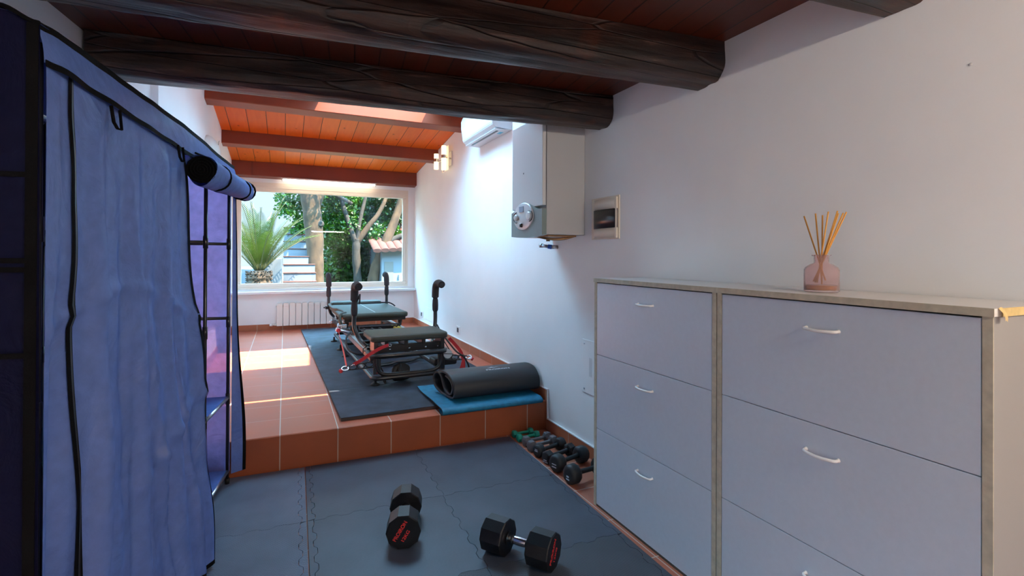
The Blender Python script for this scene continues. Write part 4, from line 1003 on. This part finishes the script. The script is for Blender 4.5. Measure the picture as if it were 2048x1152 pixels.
S(1.480, 2.455, 1.755, 2.49, .056, 12, M['black_neo'], 'large round black dumbbell half hidden behind the shoe cabinet', .070, .014, .014, ((.010, -.012, .009), (.014, -.026, .006)))

# ================================================================ fabric wardrobe
WROT = -math.atan(.143)
WP = (-.519, 1.509, 0.0)
t = thing('fabric_wardrobe', WP, 'tall blue fabric wardrobe with rolled-up door and open shelves on the near left', 'wardrobe', WROT)
WL, WD = 1.729, .44
def wp(name, g, m, parent=None, label=None): return put(name, g, M[m], parent or t, label)
# steel frame
HT = 1.79
for yy in (0.02, .45, .88, 1.304, WL):
    for xx in (-.012, -WD):
        z0 = .0125 if (xx > -.1 and yy > .4) else .001
        g = G(); g.tube([(xx, yy, z0), (xx, yy, HT)], .0085, 10)
        for z in (.478+.01, .92, 1.357): g.tube([(xx, yy, z-.03), (xx, yy, z+.03)], .0115, 10)
        p = wp('frame_pole', g, 'blackpaint')
        g = G(); g.tube([(xx, yy, z0), (xx, yy, z0+.03)], .013, 10); put('pole_foot', g, M['black_rubber'], p)
for yy in (.02, 1.304, WL):
    for z in (.075, .488, .925, 1.357, HT-.01):
        if yy == WL and z == .925: z = .94
        g = G(); g.tube([(-.012, yy, z), (-WD, yy, z)], .0085, 8); wp('cross_bar', g, 'blackpaint')
for ya, yb in ((1.304, WL), (.88, 1.304)):
    for z in (.075, .488):
        g = G(); g.tube([(-.012, ya, z+.006), (-.012, yb, z+.006)], .0095, 10); wp('shelf_rail', g, 'steel', label='bare steel shelf rail')
        g = G(); g.tube([(-WD, ya, z+.006), (-WD, yb, z+.006)], .0085, 8); wp('shelf_rail', g, 'blackpaint')
        g = G(); g.grid(lambda u, v: (-.012-(WD-.012)*u, ya+.012+(yb-ya-.024)*v, z+.016-.012*math.sin(PI*u)*math.sin(PI*v)), 8, 8); wp('shelf_cloth', g, 'navy')
g = G(); g.tube([(-.012, .02, HT), (-.012, WL, HT)], .0085, 8); g.tube([(-WD, .02, HT), (-WD, WL, HT)], .0085, 8); wp('top_rail', g, 'blackpaint')
# hanging cover ------------------------------------------------------
def sm(x): x = max(0, min(1, x)); return x*x*(3-2*x)
YE = .915
def front(u, v):
    """u along the front 0..1 to the door edge, v upward 0..1"""
    y = YE*u; zt = 1.742-.03*y; z = .03+v*(zt-.03)
    low = (1-z/zt)
    drift = .012*low*u
    x = .012 + .098*low**1.25*sm(u/.95)
    amp = .35+.65*sm(low*1.6)
    f = .012*math.sin(2*PI*(y/.23)+1.2+low*1.1)+.009*math.sin(2*PI*y/.115+low*2.5+.7)+.011*noise.noise(Vector((y*5.2, z*1.1, 1.7)))*2
    f += .020*noise.noise(Vector((y*3.1+z*1.5, z*1.7-y*1.2, 5.1)))
    # sharp crease folds running down at a slant
    for (c0, sl, a0, wdt) in ((.62, -.10, .022, .012), (.80, -.05, .018, .010), (.70, .02, -.018, .010), (.35, .05, .010, .014), (.52, .0, .012, .006), (.50, .03, -.010, .010)):
        c = c0+sl*(1-low)*2.0-.0; dd = (y-c)/wdt; f += a0*math.exp(-dd*dd)*sm((low-.02)*2)
    f += .010*math.exp(-((z-1.10-.10*math.sin(y*4))/.02)**2)+.010*math.exp(-((z-.42-.35*y)/.025)**2)*sm((y-.3)*4)
    env = sm(u/.06)*.9+.1
    top = sm((zt-z)/.10)
    f += .016*abs(noise.noise(Vector((y*2.2+z*2.4, z*1.3-y*3.0, 11.0))))-.012*abs(noise.noise(Vector((y*6.0-z*1.0, z*.9, 21.0))))
    return (x+f*amp*env*top*1.15, y+drift+(.010*math.sin(9*z)*sm((u-.85)/.15)), z)
g = G(); g.grid(front, 110, 130); fc = wp('front_panel', g, 'navy')
def ribbon(fn, half, m, name, parent, lift=.003, n=60):
    """a flat band whose centre line is fn(s) -> (u,v) on the front panel; half in u or v units given as vector"""
    g = G()
    def P(s, k):
        u, v, du, dv = fn(s); p = Vector(front(u+du*k, v+dv*k)); return (p.x+lift, p.y, p.z)
    a = [g.v(P(i/n, -1)) for i in range(n+1)]; b = [g.v(P(i/n, 1)) for i in range(n+1)]; c = [g.v(P(i/n, 0)) for i in range(n+1)]
    for q in range(len(c)): c[q].co.x += 0
    for i in range(n): g.f([a[i], a[i+1], c[i+1], c[i]], True); g.f([c[i], c[i+1], b[i+1], b[i]], True)
    return put(name, g, M[m], parent)
ribbon(lambda s: (.100+.075*(1-s)+.006*math.sin(9*s), s, .0115, 0), 0, 'trim_black', 'zip', fc, .004)
ribbon(lambda s: (.100+.075*(1-s)+.006*math.sin(9*s), s, .003, 0), 0, 'blackpaint', 'zip_teeth', fc, .007)
ribbon(lambda s: (.992, s, .008, 0), 0, 'trim_black', 'edge_binding', fc, .003)
ribbon(lambda s: (s, .006, 0, .005), 0, 'trim_black', 'hem', fc, .003)
# inner returning flap beside the door edge
g = G(); g.grid(lambda u, v: (front(1, v)[0]-.002-.05*u, front(1, v)[1]+.004-.012*u, front(1, v)[2]), 6, 60); put('flap_return', g, M['navy'], fc)
# header band along the whole front
def head(u, v):
    y = -.004+(WL+.03)*u; zl = 1.742-.03*y; zh = 1.829-.005*y-.03*sm((y-.9)/.8); z = zl+(zh-zl)*v
    wav = .004*noise.noise(Vector((y*9, z*7, 3)))+.0025*math.sin(y*26)*(1-v)
    corner = .012*(1-sm(y/.05)); return (.022+wav-.016*v*v-corner, y, z+.028*v*(1-sm(y/.06))*0)
g = G(); g.grid(head, 90, 10); hb = wp('header_band', g, 'navy')
for v0, hw in ((.0, .008), (1.0, .009)):
    g = G(); n = 90
    a = [g.v(Vector(head(i/n, v0))+Vector((.003, 0, -hw))) for i in range(n+1)]; b = [g.v(Vector(head(i/n, v0))+Vector((.003, 0, hw))) for i in range(n+1)]
    for i in range(n): g.f([a[i], a[i+1], b[i+1], b[i]], True)
    put('binding', g, M['trim_black'], hb)
# near side panel (shade put into its colour) with bindings, roof, back
g = G(); g.grid(lambda u, v: (.008-.006*v-(WD+.008)*u, -.004-.006*noise.noise(Vector((u*3, v*5, 8))), .03+(1.829-.03)*v+.032*sm(u*6)*v), 24, 40); sp = wp('side_panel', g, 'navy_shaded')
g = G()
for x0, x1, z0, z1 in ((.002, -.020, .03, 1.829), (-.10, -.102, .03, .031)): g.box(min(x0, x1), max(x0, x1), -.012, -.009, z0, z1)
for z in (1.480, 1.283, 1.262, 1.066): g.box(-WD, -.004, -.0125, -.0095, z-.006, z+.006)
g.tube([(.002-(WD+.008)*u/40, -.008, 1.829+.032*sm(u/40*6)+.002) for u in range(41)], .0055, 6)
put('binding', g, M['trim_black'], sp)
g = G(); g.grid(lambda u, v: (.004-(WD+.01)*u, -.004+(WL+.02)*v, 1.830+.030*sm(u*5)*(1-v)-.038*v-.004*noise.noise(Vector((u*4, v*9, 2)))), 14, 40); wp('roof_panel', g, 'navy')
g = G(); g.grid(lambda u, v: (-WD-.012, WL*u, .05+1.75*v), 10, 10); wp('back_panel', g, 'navy')
# far end panel: thin fabric, daylight shines through
def endp(u, v):
    z = .075+v*(1.785-.075); x = -.004-(WD-.004)*u
    return (x, WL+.016+.004*noise.noise(Vector((u*3, v*4, 6))), z)
g = G(); g.grid(endp, 20, 50); ep = wp('end_panel', g, 'purple', label='thin purple-blue end panel glowing with daylight')
# loose flap beyond the far post
def flap(u, v):
    z = .06+v*(1.70-.06); low = 1-z/1.7; wv = .010*math.sin(z*7)+.008*noise.noise(Vector((z*4, 0, 9)))
    o = .008+.045*sm(low*1.4)*(.6+.4*math.sin(z*3.5+1.0))
    return (.004+(o+.004)*u, WL+.014+(.012+.03*low)*u+wv*u*.5, z)
g = G(); g.grid(flap, 6, 60); fl = wp('end_flap', g, 'navy')
g = G(); n = 60; a = [g.v(Vector(flap(.86, i/n))+Vector((.002, 0, 0))) for i in range(n+1)]; b = [g.v(Vector(flap(1.12, i/n))+Vector((.002, 0, 0))) for i in range(n+1)]
for i in range(n): g.f([a[i], a[i+1], b[i+1], b[i]], True)
put('binding', g, M['trim_black'], fl)
# rolled-up door
g = G()
def roll(u, v):
    y = .965+.80*u; a = 2*PI*v; r = (.062-.012*u)*(1+.07*math.sin(3*a+u*4)+.05*noise.noise(Vector((u*7, math.cos(a)*2, math.sin(a)*2))))
    if abs(u-.30) < .02 or abs(u-.86) < .02: r *= .93
    return (.062+r*math.cos(a)*.95, y+.006*math.sin(a*2), 1.655+.004*u+r*math.sin(a)*1.05)
g.grid(roll, 60, 36); rd = wp('rolled_door', g, 'navy')
g = G(); P = []
for k in range(90):
    a = k*.32; r = .058-.0006*k; P.append((.062+r*math.cos(a), .962, 1.655+r*math.sin(a)))
g.tube(P, .003, 5); g.tube([(.062, .966, 1.655), (.062, .970, 1.655)], .057, 24); put('roll_end', g, M['trim_black'], rd)
g = G(); g.tube([(.062+.054*math.cos(a*PI/8), 1.757, 1.660+.052*math.sin(a*PI/8)) for a in range(16)], .005, 6, closed=True); put('roll_binding', g, M['trim_black'], rd)
for u in (.30, .86):
    g = G(); y = .965+.8*u; r = .061-.012*u
    g.tube([(.062+r*math.cos(a*PI/10), y+.01*math.sin(a*PI/10), 1.656+r*1.05*math.sin(a*PI/10)) for a in range(20)], .0045, 6, closed=True); put('tie_band', g, M['trim_black'], rd)
g = G(); g.tube(smooth_path([(.03, 1.0, 1.73), (.055, 1.1, 1.725), (.085, 1.22, 1.700), (.10, 1.25, 1.66)], 5), .004, 6); put('tie_cord', g, M['trim_black'], rd)
# hanging tie loops
for y0 in (.27, .80):
    g = G(); g.tube([(.028, y0, 1.722), (.034, y0+.002, 1.676), (.036, y0+.020, 1.662), (.036, y0+.046, 1.664), (.030, y0+.048, 1.722)], .0048, 6, flat=.6); wp('tie_loop', g, 'trim_black')

# ================================================================ outside
g = G(); g.box(-30, 40, 8.2, 60, -.3, 0); put('garden_ground', g, M['garden'], None, kind='structure')
# palm
def mesh_obj(name, V, F, m, parent=None, label=None, cat=None, kind=None):
    me = bpy.data.meshes.new(name); me.from_pydata(V, [], F); me.materials.append(m); me.update()
    o = bpy.data.objects.new(name, me); C.objects.link(o)
    if parent: o.parent = parent; o.location = (0, 0, 0)
    tag(o, label, cat, None, kind); return o
t = thing('sago_palm', (-.43, 10.5, 0), 'sago palm with upright arching green fronds outside the window', 'palm')
g = G()
def tr(u, v):
    a = 2*PI*u; z = .0+1.0*v; r = .20*(1+.05*math.sin(z*60))*(1+.10*noise.noise(Vector((math.cos(a)*4, math.sin(a)*4, z*14))))*(1 if v < .93 else (1-(v-.93)/.07*.6)); return (r*math.cos(a), r*math.sin(a), z)
g.grid(tr, 40, 60)
for k in range(260):
    a = R.uniform(0, 2*PI); z = R.uniform(.5, .98); r = .19; d = Vector((math.cos(a), math.sin(a), .5)).normalized(); p = Vector((r*math.cos(a), r*math.sin(a), z)); g.tube([p, p+d*.05], [.014, .004], 4)
put('trunk', g, M['palm_bark'], t)
def frond(az, lean, ln, droop):
    V = []; F = []; P = []; n = 46
    d0 = Vector((math.cos(az), math.sin(az), 0))
    p = Vector((0, 0, .98))+d0*.05; ang = lean
    for k in range(n+1):
        P.append(p.copy()); ang += droop/n*(.3+1.4*k/n); p = p+(d0*math.sin(ang)+Vector((0, 0, 1))*math.cos(ang))*ln/n
    side = d0.cross(Vector((0, 0, 1)))
    for k in range(5, n, 1):
        s = k/n; L = .26*math.sin(PI*min(1, s*1.05+.06))**.6*(1-.45*s)+.03
        tt = (P[k+1]-P[k-1]).normalized(); nn = side.cross(tt)
        for q in (-1, 1):
            dd = (side*q*.85+tt*.75+nn*.28).normalized(); b = P[k]; e_ = b+dd*L+Vector((0, 0, -.02*L)); wv = tt*.0072
            i = len(V); mid = b+dd*L*.5+nn*.004; V += [b-wv*.6, b+wv*.6, mid+wv, e_, mid-wv]; F += [(i, i+1, i+2, i+4), (i+4, i+2, i+3)]
    me = mesh_obj('frond', [tuple(v) for v in V], F, M['frond'], t)
    g = G(); g.tube(P[::3], [.010*(1-.8*i/len(P[::3]))+.002 for i in range(len(P[::3]))], 5); put('midrib', g, M['frond_rib'], me)
for i in range(30):
    az = i*2.399963; lean = .08+.030*i*.8; frond(az, lean, R.uniform(1.2, 1.5), R.uniform(.25, .6)+(i > 15)*.25)

def leaves(name, m, parent, pts, size, seed, label=None, cat=None, kind=None):
    rr = random.Random(seed); V = []; F = []
    for p in pts:
        n = Vector((rr.gauss(0, 1), rr.gauss(0, 1)-.5, rr.gauss(0, 1)+.5)).normalized(); a = n.orthogonal().normalized()
        a = Matrix.Rotation(rr.uniform(0, 2*PI), 3, n) @ a; b = n.cross(a); L = size*rr.uniform(.6, 1.3); W_ = L*.36; i = len(V)
        p = Vector(p); V += [tuple(p), tuple(p+a*L*.5+b*W_+n*.01), tuple(p+a*L), tuple(p+a*L*.5-b*W_+n*.01)]; F += [(i, i+1, i+2, i+3)]
    return mesh_obj(name, V, F, m, parent, label, cat, kind)
def blob_pts(rr, c, r, n, shell=.55):
    P = []
    for _ in range(n):
        d = Vector((rr.gauss(0, 1), rr.gauss(0, 1), rr.gauss(0, 1))).normalized(); q = rr.uniform(shell, 1)**.6
        P.append((c[0]+d.x*r[0]*q, c[1]+d.y*r[1]*q, c[2]+d.z*r[2]*q))
    return P
def limb(P, rr_, m, name, parent, seg=14, rough=.05):
    g = G(); P = smooth_path(P, 8); n = len(P); rs = [rr_[0]+(rr_[1]-rr_[0])*i/(n-1) for i in range(n)]
    rs = [r*(1+rough*noise.noise(Vector((i*.35, r*9, 2)))*2) for i, r in enumerate(rs)]
    g.tube(P, rs, seg)
    for v in g.b.verts: v.co += Vector((noise.noise(v.co*3.2), noise.noise(v.co*3.2+Vector((9, 0, 0))), 0))*.011
    return put(name, g, m, parent)
# big pale trunk in the middle of the window
t = thing('garden_tree', (.66, 12, 0), 'thick pale knotty tree trunk in the middle of the window', 'tree')
limb([(0, 0, 0), (-.02, 0, .7), (-.04, 0, 1.4), (-.08, 0, 2.0), (-.12, 0, 2.35), (-.16, .0, 2.7)], (.165, .205), M['bark'], 'trunk', t, 24, .05)
limb([(-.12, 0, 2.2), (-.26, 0, 2.7), (-.42, .1, 3.4)], (.13, .08), M['bark'], 'branch', t)
limb([(-.08, 0, 2.3), (.06, 0, 2.8), (.2, .1, 3.6)], (.14, .09), M['bark'], 'branch', t)
g = G(); g.lathe([(0, .0), (.02, .006), (.04, .012), (.06, .004), (.08, -.03)], 14, Matrix.Translation((.06, -.165, 1.98)) @ Matrix.Rotation(PI/2, 4, 'X')); put('knot', g, M['bark_dark'], t)
rr = random.Random(3); P = blob_pts(rr, (-.2, .3, 4.0), (1.8, 1.5, 1.0), 3800); leaves('foliage', M['leaf_bright'], t, P, .10, 1)
# laurel at right with two stems
t = thing('laurel_tree', (1.75, 13.2, 0), 'leafy green tree with a forked dark stem behind the reformer handles', 'tree')
limb([(0, 0, 0), (-.06, 0, .7), (-.10, 0, 1.4), (-.08, 0, 1.7)], (.105, .095), M['bark_dark'], 'trunk', t)
limb([(-.09, 0, 1.55), (-.25, 0, 2.0), (-.45, .1, 2.7), (-.6, .1, 3.4)], (.07, .04), M['bark_dark'], 'branch', t)
limb([(-.08, 0, 1.6), (.15, 0, 1.95), (.5, .0, 2.45), (.8, .1, 3.2)], (.08, .04), M['bark'], 'branch', t)
limb([(-.08, 0, 1.6), (-.02, 0, 2.1), (.15, .1, 2.8), (.3, .1, 3.4)], (.06, .03), M['bark_dark'], 'branch', t)
P = []
for _ in range(46):
    c = (rr.uniform(-1.2, .9), rr.uniform(.1, 1.3), rr.uniform(1.7, 3.5)); P += blob_pts(rr, c, (.32, .30, .28), 260, .2)
leaves('foliage', M['leaf_bright'], t, P, .085, 2)
t = thing('leaning_tree', (2.05, 13.0, 0), 'leaning thick grey stem at the right of the window with sunlit bark', 'tree')
limb([(-.05, 0, 0), (0, 0, .7), (.14, 0, 1.2), (.38, .1, 1.75), (.6, .2, 2.3), (.9, .3, 3.2)], (.16, .09), M['bark'], 'trunk', t)
limb([(.3, .1, 1.55), (.6, .1, 1.75), (1.0, .1, 1.9)], (.08, .05), M['bark_dark'], 'branch', t)
P = []
for _ in range(26):
    c = (rr.uniform(.2, 1.6), rr.uniform(.4, 1.4), rr.uniform(2.0, 3.8)); P += blob_pts(rr, c, (.32, .30, .26), 230, .2)
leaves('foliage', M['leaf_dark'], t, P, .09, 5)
# hedge behind
P = []
for _ in range(150):
    c = (rr.uniform(1.0, 2.85), rr.uniform(14.6, 15.3), rr.uniform(.1, 4.4)); P += blob_pts(rr, c, (.42, .36, .38), 150, .3)
leaves('laurel_hedge', M['leaf_bright'], None, P, .12, 7, 'dense bright green laurel hedge behind the garden trees', 'hedge')
P = []
for _ in range(70):
    c = (rr.uniform(.9, 3.1), rr.uniform(16.8, 17.6), rr.uniform(0, 5.2)); P += blob_pts(rr, c, (.6, .4, .5), 130, .3)
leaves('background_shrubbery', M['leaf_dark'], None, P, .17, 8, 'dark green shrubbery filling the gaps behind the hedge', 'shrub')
P = []
for _ in range(26):
    c = (rr.uniform(-.05, .75), rr.uniform(12.6, 13.4), rr.uniform(2.25, 3.9)); P += blob_pts(rr, c, (.24, .25, .22), 150, .2)
t = thing('hanging_branch', (.35, 13, 0), 'light green hanging leaves left of the pale trunk', 'branch')
limb([(1.2, .3, 2.6), (.7, .1, 2.8), (0, 0, 2.9)], (.05, .02), M['bark_dark'], 'branch', t)
P = [(a-.35, b-13, c_) for a, b, c_ in P]
for _ in range(7):
    c = (rr.uniform(-.1, .25), rr.uniform(-.3, .2), rr.uniform(1.6, 2.1)); P += blob_pts(rr, c, (.2, .2, .15), 60, .2)
leaves('foliage', M['leaf_bright'], t, P, .085, 9)
# stairs and white wall at left
t = thing('garden_stairs', (.5, 11.9, 0), 'white garden steps with terracotta nosings between palm and trunk', 'steps')
for k in range(9):
    y = 10.75+.29*k; z = .56+.171*k
    g = G(); g.box(-.02, .60, y, y+.30, 0, z, .004); st = put('step', g, M['house_white'], t, world=True)
    g = G(); g.box(-.03, .61, y-.015, y+.30, z+.001, z+.022, .004); put('tread', g, M['stair_red'], st, world=True)
g = G(); g.box(-.42, -.05, 11.0, 13.5, 0, 1.22, .01); g.box(-3.5, -.42, 13.2, 13.5, 0, .95, .01); put('garden_wall', g, M['house_white'], None, 'low white garden wall beside the steps', 'wall')
# house at right
t = thing('garden_house', (3.2, 12.9, 0), 'white outbuilding with a terracotta tiled eave at the right of the window', 'house')
g = G(); g.box(2.20, 4.6, 12.7, 14.6, 0, 1.46, .01); put('wall', g, M['house_white'], t, world=True)
g = G(); g.box(2.27, 2.49, 12.685, 12.70, 0, 1.13, .004); put('door_panel', g, M['house_shade'], t, world=True)
g = G(); g.box(2.62, 2.64, 12.66, 12.70, .68, .80); put('door_handle', g, M['steel'], t, world=True)
for k in range(14):
    g = G(); x = 2.06+.19*k; g.tube([(x, 12.45, 1.40+.012*k), (x, 14.6, 2.1+.012*k)], .105, 12, flat=.5, cap=True); put('roof_tile_row', g, M['roof_tile'], t, world=True)
t = thing('neighbour_house', (4.6, 16, 0), 'pale blue house edge with a red verge behind the outbuilding roof', 'house')
g = G(); g.box(3.30, 6.0, 15.9, 18, 0, 2.25, .01); put('wall', g, M['house_white'], t, world=True)
g = G(); g.box(3.18, 6.0, 15.7, 18, 2.25, 2.52, .01); g.box(3.26, 6.0, 15.8, 18, 2.52, 3.6, .01); put('verge', g, M['stair_red'], t, world=True)
